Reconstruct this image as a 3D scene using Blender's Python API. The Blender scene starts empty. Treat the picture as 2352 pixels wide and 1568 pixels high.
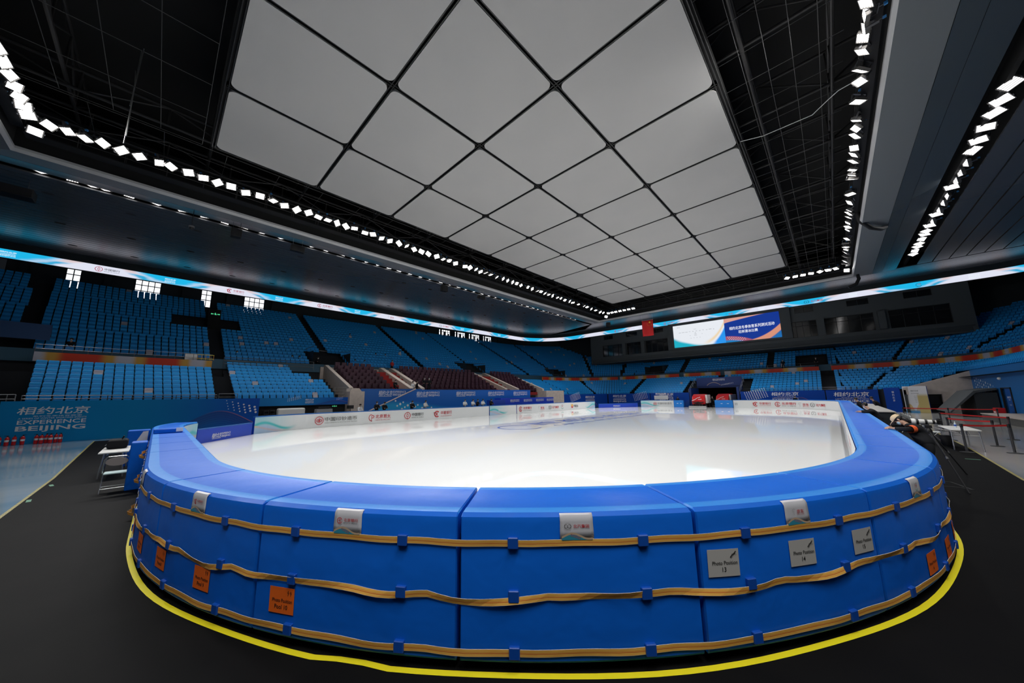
import bpy, math, random
from mathutils import Matrix, Vector
C = bpy.context.scene
COL = C.collection
PI = math.pi
random.seed(7)

# ------------------------------------------------------------------ camera
YAW, PITCH, ROLL, FPX = 0.760725, 0.162057, -0.015435, 765.66
f = Vector((-math.sin(YAW)*math.cos(PITCH), math.cos(YAW)*math.cos(PITCH), math.sin(PITCH)))
rt = Vector((math.cos(YAW), math.sin(YAW), 0)); up = rt.cross(f)
r2 = rt*math.cos(ROLL)+up*math.sin(ROLL); u2 = up*math.cos(ROLL)-rt*math.sin(ROLL)
cd = bpy.data.cameras.new('camera'); cam = bpy.data.objects.new('camera', cd); COL.objects.link(cam)
M = Matrix((r2, u2, -f)).transposed().to_4x4(); M.translation = (0, 0, 2.2)
cam.matrix_world = M
cd.sensor_width = 36; cd.lens = FPX/2352*36; cd.clip_end = 400; cd.clip_start = 0.05
C.camera = cam
# ------------------------------------------------------------------ world + exposure
w = bpy.data.worlds.new('world'); C.world = w; w.use_nodes = True
bg = w.node_tree.nodes['Background']; bg.inputs[0].default_value = (.55, .65, .8, 1); bg.inputs[1].default_value = .012
C.view_settings.view_transform = 'Standard'; C.view_settings.look = 'None'
C.view_settings.exposure = 0.0; C.view_settings.gamma = 1
LAMP_W = 980.0
STAND_W = 420.0         # watts of a lamp in the soffit slot, lighting the lower seats          # watts of one rink floodlight
LENS_E = 14.0

# ------------------------------------------------------------------ materials
MATS = {}
def mat(name, col, rough=.5, metal=0, spec=.5, emit=None, es=0, bump=None, coat=0, noise=None):
    if name in MATS: return MATS[name]
    m = bpy.data.materials.new(name); m.use_nodes = True; nt = m.node_tree; b = nt.nodes['Principled BSDF']
    b.inputs['Base Color'].default_value = (*col, 1); b.inputs['Roughness'].default_value = rough
    b.inputs['Metallic'].default_value = metal; b.inputs['Specular IOR Level'].default_value = spec
    if coat: b.inputs['Coat Weight'].default_value = coat; b.inputs['Coat Roughness'].default_value = .08
    if emit: b.inputs['Emission Color'].default_value = (*emit, 1); b.inputs['Emission Strength'].default_value = es
    tc = None
    if bump or noise: tc = nt.nodes.new('ShaderNodeTexCoord')
    if bump:
        sc, st, dist = bump[:3]
        n = nt.nodes.new('ShaderNodeTexNoise'); n.inputs['Scale'].default_value = sc; n.inputs['Detail'].default_value = 3
        bm = nt.nodes.new('ShaderNodeBump'); bm.inputs['Strength'].default_value = st; bm.inputs['Distance'].default_value = dist
        if len(bump) > 3:
            mp = nt.nodes.new('ShaderNodeMapping'); mp.inputs['Scale'].default_value = bump[3]
            nt.links.new(tc.outputs['Object'], mp.inputs[0]); nt.links.new(mp.outputs[0], n.inputs['Vector'])
        else: nt.links.new(tc.outputs['Object'], n.inputs['Vector'])
        nt.links.new(n.outputs['Fac'], bm.inputs['Height']); nt.links.new(bm.outputs[0], b.inputs['Normal'])
    if noise:
        sc, c2, lo, hi = noise[:4]
        n = nt.nodes.new('ShaderNodeTexNoise'); n.inputs['Scale'].default_value = sc; n.inputs['Detail'].default_value = 5
        if len(noise) > 4:
            mp = nt.nodes.new('ShaderNodeMapping'); mp.inputs['Scale'].default_value = noise[4]
            nt.links.new(tc.outputs['Object'], mp.inputs[0]); nt.links.new(mp.outputs[0], n.inputs['Vector'])
        else: nt.links.new(tc.outputs['Object'], n.inputs['Vector'])
        cr = nt.nodes.new('ShaderNodeValToRGB'); cr.color_ramp.elements[0].position = lo; cr.color_ramp.elements[1].position = hi
        cr.color_ramp.elements[0].color = (*col, 1); cr.color_ramp.elements[1].color = (*c2, 1)
        nt.links.new(n.outputs['Fac'], cr.inputs[0]); nt.links.new(cr.outputs[0], b.inputs['Base Color'])
    MATS[name] = m; return m

class Fx:
    """tiny node-graph writer: values are sockets or floats"""
    def __init__(s, name, rough=.5, spec=.5, emit=0):
        m = bpy.data.materials.new(name); m.use_nodes = True; MATS[name] = m
        s.m = m; s.nt = m.node_tree; s.b = s.nt.nodes['Principled BSDF']; s.emit = emit
        s.b.inputs['Roughness'].default_value = rough; s.b.inputs['Specular IOR Level'].default_value = spec
        uv = s.nt.nodes.new('ShaderNodeUVMap'); sp = s.nt.nodes.new('ShaderNodeSeparateXYZ')
        s.nt.links.new(uv.outputs[0], sp.inputs[0]); s.u, s.v = sp.outputs[0], sp.outputs[1]; s.uv = uv.outputs[0]
    def put(s, sock, v):
        if hasattr(v, 'links'): s.nt.links.new(v, sock)
        else: sock.default_value = v
    def op(s, o, a, b=0., c=None, clamp=False):
        n = s.nt.nodes.new('ShaderNodeMath'); n.operation = o; n.use_clamp = clamp
        s.put(n.inputs[0], a); s.put(n.inputs[1], b)
        if c is not None: s.put(n.inputs[2], c)
        return n.outputs[0]
    def ss(s, x, lo, hi):      # smoothstep lo..hi
        n = s.nt.nodes.new('ShaderNodeMapRange'); n.interpolation_type = 'SMOOTHSTEP'
        s.put(n.inputs[0], x); s.put(n.inputs[1], lo); s.put(n.inputs[2], hi); return n.outputs[0]
    def mix(s, fac, a, b):
        n = s.nt.nodes.new('ShaderNodeMix'); n.data_type = 'RGBA'; s.put(n.inputs[0], fac)
        for k, v in ((6, a), (7, b)):
            if isinstance(v, tuple): n.inputs[k].default_value = (*v, 1)
            else: s.nt.links.new(v, n.inputs[k])
        return n.outputs[2]
    def wav(s, a, fr, ph, amp, off):   # off + amp*sin(fr*a+ph)
        return s.op('MULTIPLY_ADD', s.op('SINE', s.op('MULTIPLY_ADD', a, fr, ph)), amp, off)
    def noise(s, sx, sy, scale=1, detail=2):
        mp = s.nt.nodes.new('ShaderNodeMapping'); mp.inputs['Scale'].default_value = (sx, sy, 1)
        s.nt.links.new(s.uv, mp.inputs[0]); n = s.nt.nodes.new('ShaderNodeTexNoise'); n.inputs['Scale'].default_value = scale
        n.inputs['Detail'].default_value = detail; s.nt.links.new(mp.outputs[0], n.inputs['Vector']); return n.outputs['Fac']
    def done(s, col):
        s.nt.links.new(col, s.b.inputs['Base Color'])
        if s.emit:
            s.nt.links.remove(s.b.inputs['Base Color'].links[0]); s.b.inputs['Base Color'].default_value = (.01, .01, .01, 1)
            s.nt.links.new(col, s.b.inputs['Emission Color']); s.b.inputs['Emission Strength'].default_value = s.emit
        return s.m

# ------------------------------------------------------------------ mesh builder
class MB:
    def __init__(s): s.v = []; s.f = []; s.mi = []; s.mats = []; s.uv = {}; s.sm = []
    def slot(s, m):
        if m not in s.mats: s.mats.append(m)
        return s.mats.index(m)
    def add(s, vs, fs, m=None, M=None, smooth=False):
        o = len(s.v); s.v += [tuple(M @ Vector(p)) if M is not None else tuple(p) for p in vs]
        k = s.slot(m) if m is not None else 0
        for q in fs: s.f.append([i+o for i in q]); s.mi.append(k); s.sm.append(smooth)
        return s
    def quad(s, a, b, c, d, m=None, uv=None):
        s.add([a, b, c, d], [(0, 1, 2, 3)], m)
        if uv: s.uv[len(s.f)-1] = uv
        return s
    def box(s, c, d, m=None, M=None, rz=0):
        x, y, z = d[0]/2, d[1]/2, d[2]/2
        vs = [(i*x, j*y, k*z) for k in (-1, 1) for j in (-1, 1) for i in (-1, 1)]
        T = Matrix.Translation(c) @ Matrix.Rotation(rz, 4, 'Z')
        if M is not None: T = M @ T
        return s.add(vs, [(0, 2, 3, 1), (4, 5, 7, 6), (0, 1, 5, 4), (2, 6, 7, 3), (0, 4, 6, 2), (1, 3, 7, 5)], m, T)
    def b2(s, lo, hi, m=None, M=None):
        return s.box([(a+b)/2 for a, b in zip(lo, hi)], [abs(b-a) for a, b in zip(lo, hi)], m, M)
    def tube(s, pts, r, n=8, m=None, M=None, cap=True, rs=None):
        P = [Vector(p) for p in pts]; vs = []; fs = []; a = None
        for i, p in enumerate(P):
            t = (P[min(i+1, len(P)-1)]-P[max(i-1, 0)]).normalized()
            if a is None: a = t.cross(Vector((0, 0, 1)) if abs(t.z) < .9 else Vector((1, 0, 0))).normalized()
            else: a = (a-t*a.dot(t)).normalized()
            b = t.cross(a); rr = rs[i] if rs else r
            vs += [p+(a*math.cos(2*PI*k/n)+b*math.sin(2*PI*k/n))*rr for k in range(n)]
        for i in range(len(P)-1):
            for k in range(n):
                k2 = (k+1) % n; fs.append((i*n+k, i*n+k2, (i+1)*n+k2, (i+1)*n+k))
        if cap: fs.append(tuple(range(n))[::-1]); fs.append(tuple((len(P)-1)*n+k for k in range(n)))
        return s.add(vs, fs, m, M, smooth=n > 5)
    def lathe(s, prof, n=16, m=None, M=None):
        vs = []; fs = []
        for r, z in prof: vs += [(r*math.cos(2*PI*k/n), r*math.sin(2*PI*k/n), z) for k in range(n)]
        for i in range(len(prof)-1):
            for k in range(n):
                k2 = (k+1) % n; fs.append((i*n+k, i*n+k2, (i+1)*n+k2, (i+1)*n+k))
        fs.append(tuple(range(n))[::-1]); fs.append(tuple((len(prof)-1)*n+k for k in range(n)))
        return s.add(vs, fs, m, M, smooth=True)
    def ball(s, c, r, m=None, n=10, M=None, sc=(1, 1, 1)):
        vs = []; fs = []; k = n//2
        for i in range(k+1):
            a = PI*i/k
            vs += [(c[0]+r*sc[0]*math.sin(a)*math.cos(2*PI*j/n), c[1]+r*sc[1]*math.sin(a)*math.sin(2*PI*j/n), c[2]+r*sc[2]*math.cos(a)) for j in range(n)]
        for i in range(k):
            for j in range(n): fs.append((i*n+j, (i+1)*n+j, (i+1)*n+(j+1) % n, i*n+(j+1) % n))
        return s.add(vs, fs, m, M, smooth=True)
    def prism(s, poly, h0, h1, m=None, M=None, smooth=False):     # poly in XY, extruded in Z
        n = len(poly); vs = [(x, y, h0) for x, y in poly]+[(x, y, h1) for x, y in poly]
        fs = [tuple(range(n))[::-1], tuple(range(n, 2*n))]+[(i, (i+1) % n, n+(i+1) % n, n+i) for i in range(n)]
        return s.add(vs, fs, m, M, smooth)
    def disc(s, x, y, r, m, M=None, n=20, z=0):
        return s.add([(x+r*math.cos(2*PI*k/n), y+r*math.sin(2*PI*k/n), z) for k in range(n)], [tuple(range(n))], m, M)
    def ring(s, x, y, r1, r0, m, M=None, a0=0, a1=360, n=32, z=0, sx=1):
        vs = []
        for k in range(n+1):
            a = math.radians(a0+(a1-a0)*k/n)
            vs += [(x+sx*r0*math.cos(a), y+r0*math.sin(a), z), (x+sx*r1*math.cos(a), y+r1*math.sin(a), z)]
        return s.add(vs, [(2*k, 2*k+1, 2*k+3, 2*k+2) for k in range(n)], m, M)
    def rect(s, x0, y0, x1, y1, m, M=None, z=0):
        return s.add([(x0, y0, z), (x1, y0, z), (x1, y1, z), (x0, y1, z)], [(0, 1, 2, 3)], m, M)
    def text(s, t, x, y, size, m, M=None, width=None, bold=0.0, z=0, align='CENTER', shear=0):
        """writing in the XY plane: size = letter height, width = squeeze/stretch to this length"""
        vs, fs = glyphs(t, bold)
        if not vs: return s
        xs = [p[0] for p in vs]; ys = [p[1] for p in vs]; w0 = max(xs)-min(xs); h0 = max(ys)-min(ys)
        ky = size/h0; kx = width/w0 if width else ky; cx = {'CENTER': (max(xs)+min(xs))/2, 'LEFT': min(xs)}[align]; cy = (max(ys)+min(ys))/2
        return s.add([(x+(p[0]-cx)*kx+shear*(p[1]-cy)*ky, y+(p[1]-cy)*ky, z) for p in vs], fs, m, M)
    def mesh(s, name):
        me = bpy.data.meshes.new(name); me.from_pydata(s.v, [], s.f)
        for m in s.mats: me.materials.append(m)
        if len(s.mats) > 1: me.polygons.foreach_set('material_index', s.mi)
        me.polygons.foreach_set('use_smooth', s.sm)
        if s.uv:
            L = me.uv_layers.new(name='UVMap'); me.update()
            for i, q in s.uv.items():
                for k, li in enumerate(me.polygons[i].loop_indices): L.data[li].uv = q[k]
        me.validate(); me.update()
        if any(s.sm): me.set_sharp_from_angle(angle=.55)
        return me
    def build(s, name, m=None, parent=None, bevel=0, segs=2, loc=None):
        if m is not None: s.mats = [m]; s.mi = [0]*len(s.f)
        o = bpy.data.objects.new(name, s.mesh(name)); COL.objects.link(o)
        if parent is not None: o.parent = parent
        if loc is not None: o.location = loc
        if bevel:
            b = o.modifiers.new('bevel', 'BEVEL'); b.width = bevel; b.segments = segs; b.limit_method = 'ANGLE'; b.angle_limit = .6
        return o

_G = {}
def glyphs(t, bold=0.0):
    if (t, bold) in _G: return _G[(t, bold)]
    cu = bpy.data.curves.new('writing', 'FONT'); cu.body = t; cu.size = 1; cu.offset = bold; cu.resolution_u = 3
    o = bpy.data.objects.new('writing', cu); COL.objects.link(o)
    bpy.context.view_layer.update(); dg = bpy.context.evaluated_depsgraph_get()
    me = bpy.data.meshes.new_from_object(o.evaluated_get(dg))
    r = ([tuple(v.co) for v in me.vertices], [tuple(p.vertices) for p in me.polygons])
    bpy.data.objects.remove(o); bpy.data.curves.remove(cu); bpy.data.meshes.remove(me)
    _G[(t, bold)] = r; return r

def tag(o, label=None, cat=None, group=None, kind=None):
    if label: o['label'] = label
    if cat: o['category'] = cat
    if group: o['group'] = group
    if kind: o['kind'] = kind
    return o
def thing(name, label, cat, loc=(0, 0, 0), rz=0, group=None):
    o = bpy.data.objects.new(name, None); COL.objects.link(o); o.empty_display_size = .2
    o.location = loc; o.rotation_euler = (0, 0, rz); return tag(o, label, cat, group)
def struct(name, mb, m=None, parent=None, **k):
    o = mb.build(name, m, parent, **k)
    if parent is None: o['kind'] = 'structure'
    return o
def kids(o): return list(o.children)
def dup(o, label=None, parent=None, loc=None, rot=None, scale=None):
    c = o.copy(); COL.objects.link(c); c.parent = parent
    for ch in kids(o): dup(ch, parent=c)
    if label: c['label'] = label
    if loc is not None: c.location = loc
    if rot is not None: c.rotation_euler = rot
    if scale is not None: c.scale = scale
    return c
def frame(o, x, y):          # matrix whose X,Y axes are x,y and origin o
    x = Vector(x).normalized(); y = Vector(y).normalized(); z = x.cross(y)
    M = Matrix((x, y, z)).transposed().to_4x4(); M.translation = o; return M
ORD = 'first second third fourth fifth sixth seventh eighth ninth tenth eleventh twelfth thirteenth fourteenth fifteenth sixteenth seventeenth eighteenth nineteenth twentieth'.split()
TENS = {2: 'twenty', 3: 'thirty', 4: 'forty', 5: 'fifty', 6: 'sixty', 7: 'seventy', 8: 'eighty', 9: 'ninety'}
def nth(k):                  # 0 -> first
    if k < 20: return ORD[k]
    n = k+1; t, u = divmod(n, 10)
    if u: return TENS[t]+'-'+ORD[u-1]
    return TENS[t][:-1]+'ieth'

# ------------------------------------------------------------------ shared materials
vinyl = mat('blue_vinyl', (.004, .135, .68), .42, spec=.24, bump=(2.2, .6, .03))
vinyl_band = mat('blue_vinyl_band', (.03, .25, .76), .4, spec=.28, bump=(5, .5, .02, (1, 1, 3)))
vinyl_dark = mat('blue_vinyl_loop', (.004, .075, .42), .45)
white = mat('white_plastic', (.78, .78, .76), .4)
paper = mat('white_paper', (.62, .62, .61), .6)
black = mat('black_plastic', (.01, .01, .011), .5)
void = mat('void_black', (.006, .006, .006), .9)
steel = mat('grey_steel', (.25, .25, .26), .35, metal=.8)
alu = mat('aluminium', (.6, .6, .6), .35, metal=.9)
dsteel = mat('dark_steel', (.022, .022, .024), .45, metal=.3)
beige = mat('beige_concrete', (.60, .52, .465), .75, noise=(3, (.50, .435, .385), .3, .7))
darkwall = mat('charcoal_wall', (.035, .042, .046), .6, spec=.3)
stepgrey = mat('dark_step', (.022, .025, .03), .8, spec=.2)
red = mat('red_paint', (.62, .012, .015), .35)
ink = mat('black_ink', (.012, .012, .012), .6)
logored = mat('red_ink', (.55, .02, .03), .5)
logogrey = mat('grey_ink', (.16, .16, .15), .5)
whiteink = mat('white_ink', (.78, .79, .82), .5)
orangep = mat('orange_paper', (.95, .16, .012), .6)
royal = mat('royal_blue_board', (.004, .05, .50), .4)
skin = mat('skin', (.55, .32, .22), .5)
hair = mat('black_hair', (.012, .009, .008), .5)
cloth_black = mat('black_cloth', (.012, .013, .016), .85, spec=.2)
cloth_white = mat('white_cloth', (.7, .7, .7), .85)
mask_m = mat('pale_blue_mask', (.5, .72, .8), .7)
cloth_navy = mat('navy_cloth', (.015, .03, .09), .85)
cloth_red = mat('red_cloth', (.5, .02, .02), .85)
cloth_tan = mat('tan_cloth', (.68, .52, .34), .8)

# ------------------------------------------------------------------ floor and ice
floor_blue = mat('floor_blue', (.38, .45, .50), .10, spec=.8, noise=(.35, (.13, .27, .40), .35, .7, (1, .25, 1)))
floor_grey = mat('floor_grey', (.40, .38, .35), .16, spec=.5, noise=(.6, (.20, .25, .30), .35, .75, (1, .3, 1)))
mat_black = mat('black_matting', (.0065, .0065, .007), .7, spec=.06, noise=(1.3, (.009, .0088, .009), .35, .75))
mb = MB(); mb.b2((-33, -14, -.2), (12, -1.9, -.004), floor_blue); mb.b2((-60, -1.9, -.2), (-27.5, 60, -.004), floor_grey)
mb.b2((-27.5, -1.9, -.2), (3.0, 75, -.008), floor_grey); mb.b2((3.0, -1.9, -.2), (30, 75, -.004), floor_grey)
mb.b2((-60, -14, -.2), (-33, -1.9, -.004), floor_grey)
struct('floor', mb)
# black mat around the rink, one strip along each side
mb = MB()
edge = [(-31.1, -2.3), (-17, -1.9), (3.0, -1.9), (3.05, 14.7), (3.4, 21.1), (3.7, 33.8), (4.0, 48.2), (4.2, 58.3), (-31.1, 58.3)]
mb.prism(edge, -.004, .004, mat_black)
tag(mb.build('rubber_matting'), 'black rubber matting laid round the rink outside the blue pads', 'floor mat')

def rr(cx0, cx1, cy0, cy1, R, n=24):      # rounded rectangle through corner-arc centres
    out = []
    for (cx, cy, a0) in ((cx1, cy0, -90), (cx1, cy1, 0), (cx0, cy1, 90), (cx0, cy0, 180)):
        out += [(cx+R*math.cos(math.radians(a0+90*k/n)), cy+R*math.sin(math.radians(a0+90*k/n))) for k in range(n+1)]
    return out
CX0, CX1, CY0, CY1 = -19.3, -8.15, 9.15, 47.5
g = bpy.data.materials.new('ice'); g.use_nodes = True; nt = g.node_tree; b = nt.nodes['Principled BSDF']; MATS['ice'] = g
b.inputs['Base Color'].default_value = (.86, .87, .87, 1); b.inputs['Roughness'].default_value = .045; b.inputs['IOR'].default_value = 1.31
tc = nt.nodes.new('ShaderNodeTexCoord'); n1 = nt.nodes.new('ShaderNodeTexNoise'); n1.inputs['Scale'].default_value = .35; n1.inputs['Detail'].default_value = 4
nt.links.new(tc.outputs['Object'], n1.inputs['Vector'])
mr = nt.nodes.new('ShaderNodeMapRange'); mr.inputs[3].default_value = .012; mr.inputs[4].default_value = .045; mr.inputs[1].default_value = .35; mr.inputs[2].default_value = .7
nt.links.new(n1.outputs['Fac'], mr.inputs[0]); nt.links.new(mr.outputs[0], b.inputs['Roughness'])
n2 = nt.nodes.new('ShaderNodeTexNoise'); n2.inputs['Scale'].default_value = 1.2; nt.links.new(tc.outputs['Object'], n2.inputs['Vector'])
bm = nt.nodes.new('ShaderNodeBump'); bm.inputs['Strength'].default_value = .03; bm.inputs['Distance'].default_value = .004
nt.links.new(n2.outputs['Fac'], bm.inputs['Height']); nt.links.new(bm.outputs[0], b.inputs['Normal'])
ZI = .13
ice = MB(); ice.prism(rr(CX0, CX1, CY0, CY1, 8.32), .0, ZI, g)
struct('floor_ice', ice)
# writing frozen into the ice: the stadium name
blue_ink = mat('ice_blue_ink', (.06, .12, .45), .3)
T = frame((-15.3, 27.5, ZI+.004), (0, 1, 0), (-1, 0, 0))
mb = MB(); mb.text('首都体育馆', 0, .9, 1.9, blue_ink, T, width=17.5); mb.text('CAPITAL INDOOR STADIUM', 0, -1.0, .75, blue_ink, T, width=16.5)
mb.ring(-10.6, .2, 1.5, 1.36, blue_ink, T, a0=20, a1=300); mb.ring(10.9, .3, 1.2, 1.05, blue_ink, T, a0=-120, a1=150)
tag(mb.build('ice_lettering'), 'large blue characters frozen into the white ice at the rink centre', 'lettering')

# ------------------------------------------------------------------ seating bowl
CLX, CRX, CCY, RB = -29.3, .8, 54.5, 4.0
QK, RK = 2.9, 60.0             # the long side turns gently inwards before this point
def PT(seg, q, t, z=0.):
    if seg == 'L' and q < QK:
        a = (QK-q)/RK; return Vector((CLX-RB+RK-(RK+t)*math.cos(a), QK-(RK+t)*math.sin(a), z)), Vector((math.cos(a), math.sin(a), 0))
    if seg == 'L': return Vector((CLX-RB-t, q, z)), Vector((1, 0, 0))
    if seg == 'CL': a = math.radians(q); return Vector((CLX-(RB+t)*math.cos(a), CCY+(RB+t)*math.sin(a), z)), Vector((math.cos(a), -math.sin(a), 0))
    if seg == 'F': return Vector((q, CCY+RB+t, z)), Vector((0, -1, 0))
    if seg == 'CR': a = math.radians(q); return Vector((CRX+(RB+t)*math.cos(a), CCY+(RB+t)*math.sin(a), z)), Vector((-math.cos(a), -math.sin(a), 0))
    return Vector((CRX+RB+t, q, z)), Vector((-1, 0, 0))
def path(runs):
    out = []
    for seg, a, b_, n in runs:
        if seg == 'L' and a < QK:
            e = min(b_, QK); out += [(seg, a+(e-a)*k/8) for k in range(9)]
            if b_ > QK: out += [(seg, b_)]
        else: out += [(seg, a+(b_-a)*k/n) for k in range(n+1)]
    return out
FULL = [('L', -12, CCY, 1), ('CL', 0, 90, 12), ('F', CLX, CRX, 1), ('CR', 90, 0, 12), ('R', CCY, 20, 1)]
def sweep_bowl(mb, prof, runs, m, close=False):
    """prof: (t,z) polyline swept along the bowl"""
    P = path(runs); vs = []; fs = []; k = len(prof)
    for seg, q in P:
        for t, z in prof: vs.append(PT(seg, q, t, z)[0])
    for i in range(len(P)-1):
        for j in range(k if close else k-1):
            j2 = (j+1) % k; fs.append((i*k+j, i*k+j2, (i+1)*k+j2, (i+1)*k+j))
    if close: fs.append(tuple(range(k))[::-1]); fs.append(tuple((len(P)-1)*k+j for j in range(k)))
    return mb.add(vs, fs, m)
LT = lambda i: .5+.8*i
LZ = lambda i: 1.95+.335*i
UT = lambda j: 8.6+.8*j
UZ = lambda j: 5.75+.44*j
def steps(T, Z, n, t_end):
    p = []
    for i in range(n): p += [(T(i), Z(i)), (T(i+1) if i < n-1 else t_end, Z(i))]
    return p
low = steps(LT, LZ, 8, 8.3)
GX0, GX1 = -16.6, -10.2           # ice resurfacer gate in the far stand
mb = MB()
sweep_bowl(mb, [(.0, 0), (.0, 2.33), (.12, 2.33), (.12, 1.95)]+low, [('L', -12, 12.2, 1)], stepgrey)
sweep_bowl(mb, [(.0, 0), (.0, 2.33), (.12, 2.33), (.12, 1.95)]+low, [('L', 42.6, CCY, 1), ('CL', 0, 90, 12), ('F', CLX, GX0, 1)], stepgrey)
sweep_bowl(mb, low[8:], [('F', GX0, GX1, 1)], stepgrey)
sweep_bowl(mb, [(.0, 0), (.0, 2.33), (.12, 2.33), (.12, 1.95)]+low, [('F', GX1, CRX, 1), ('CR', 90, 12, 10)], stepgrey)
sweep_bowl(mb, low[8:], [('CR', 12, 0, 2), ('R', CCY, 20, 1)], stepgrey)
# raised rows of the second block and the long upper tier
for i in (8, 9): mb.b2((-33.3-LT(i)-.8, 3.9, 4.3), (-33.3-LT(i), 11.4, LZ(i)), stepgrey)
upp = [(8.3, 4.0), (8.3, 6.0), (8.42, 6.0), (8.42, 5.75)]+steps(UT, UZ, 20, 25.2)
sweep_bowl(mb, upp, [('L', -12, CCY, 1), ('CL', 0, 48, 8)], stepgrey)
uppf = [(8.3, 4.0), (8.3, 6.0), (8.42, 6.0), (8.42, 5.75)]+steps(UT, UZ, 6, 14.2)
sweep_bowl(mb, uppf, [('CL', 48, 90, 6), ('F', CLX, CRX, 1), ('CR', 90, 48, 6)], stepgrey)
sweep_bowl(mb, upp, [('CR', 48, 0, 8), ('R', CCY, 20, 1)], stepgrey)
struct('floor_stands', mb)
parapet = mat('teal_parapet', (.03, .10, .16), .6)
mb = MB(); sweep_bowl(mb, [(8.22, 5.15), (8.22, 6.05), (8.3, 6.05), (8.3, 5.15)], FULL, parapet, close=True)
struct('wall_parapet', mb)

# outer walls behind the stands
mb = MB()
XW = -58.5
WIN = [(-8.35, -7.35, 14.3, 16.75), (-3.35, -1.25, 14.3, 16.75), (2.45, 3.45, 14.3, 16.75), (6.9, 9.2, 14.3, 16.75), (39.3, 42.1, 14.4, 16.4), (43.4, 46.2, 14.4, 16.4), (47.3, 50.4, 14.4, 16.4), (51.6, 54.2, 14.4, 16.4)]
ys = -12.0
for (a, b_, z0, z1) in WIN:
    mb.b2((XW-.3, ys, 3), (XW, a, 18), darkwall); mb.b2((XW-.3, a, 3), (XW, b_, z0), darkwall); mb.b2((XW-.3, a, z1), (XW, b_, 18), darkwall); ys = b_
mb.b2((XW-.3, ys, 3), (XW, CCY, 18), darkwall)
struct('wall_left', mb)
mb = MB(); sweep_bowl(mb, [(25.2, 3), (25.2, 18)], [('CL', 0, 40, 8)], darkwall); mb.b2((-52, 72.8, 0), (40, 73.1, 18), darkwall)
struct('wall_far', mb)
mb = MB(); sweep_bowl(mb, [(25.2, 3), (25.2, 18)], [('CR', 48, 0, 8), ('R', CCY, 16, 1)], darkwall)
struct('wall_right', mb)
# dark columns between the high windows
mb = MB()
for y in (-10.9, -5.4, .9, 5.2, 10.3, 56.2): mb.b2((XW+.02, y-.25, 12), (XW+.45, y+.25, 17), darkwall)
struct('wall_pilasters', mb)
day = mat('daylight_glass', (.9, .92, .95), .3, emit=(.93, .96, 1), es=1.3)
for k, (a, b_, z0, z1) in enumerate(WIN):
    mb = MB(); mb.b2((XW-.2, a, z0), (XW-.16, b_, z1), day)
    wn = struct('window_%d' % (k+1), mb)
    mb = MB(); n = max(2, round((b_-a)/.55))
    for i in range(n+1): y = a+(b_-a)*i/n; mb.b2((XW-.14, y-.035, z0), (XW-.04, y+.035, z1), dsteel)
    for zz in (z0+.04, (z0+z1)/2-.2, (z0+z1)/2+.5, z1-.04): mb.b2((XW-.14, a, zz-.04), (XW-.04, b_, zz+.04), dsteel)
    if k >= 4:
        for i in range(3): mb.b2((XW-.1, a+(b_-a)*(i+.3)/3, z0), (XW-.02, a+(b_-a)*(i+.75)/3, z1-.4*i), dsteel)
    mb.build('window_frame', None, wn)

# ------------------------------------------------------------------ seats
sb_m = mat('seat_blue', (.018, .36, .85), .35, spec=.25)
sp_m = mat('seat_blue_pan', (.012, .25, .68), .35, spec=.25)
pale = mat('seat_faded', (.42, .42, .50), .4)
dark = mat('seat_bracket', (.02, .02, .022), .5)
def seat_back(mb, m, T, w=.415, lo=False):
    h = w/2
    prof = [(-.0, .42), (-.015, .60), (-.05, .78), (-.085, .86)] if not lo else [(0, .42), (-.085, .86)]
    vs = []; fs = []
    for y, z in prof:
        k = .93 if z > .8 else 1
        vs += [(-h*k, y, z), (h*k, y, z), (h*k, y-.035, z), (-h*k, y-.035, z)]
    for i in range(len(prof)-1):
        for j in range(4): fs.append((4*i+j, 4*i+(j+1) % 4, 4*i+4+(j+1) % 4, 4*i+4+j))
    n = 4*(len(prof)-1); fs += [(n, n+1, n+2, n+3), (3, 2, 1, 0)]
    return mb.add(vs, fs, m, T)
def seat_pan(mb, m, T, w=.37, lo=False):        # tipped-up pan in front of the backrest, wavy lower lip
    h = w/2
    vs = [(-h, .06, .66), (h, .06, .66), (h, .10, .66), (-h, .10, .66), (-h, .17, .36), (h, .17, .36), (h, .215, .37), (-h, .215, .37)]
    fs = [(0, 1, 2, 3), (7, 6, 5, 4), (0, 4, 5, 1), (3, 2, 6, 7), (1, 5, 6, 2), (0, 3, 7, 4)]
    mb.add(vs, fs, m, T)
    if not lo: mb.box((0, .12, .34), (.16, .07, .05), m, T)
    return mb
def seatframe(P, n): return frame(P, Vector((n.y, -n.x, 0))*1.0 if False else Vector((-n.y, n.x, 0))*-1, n)
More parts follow.
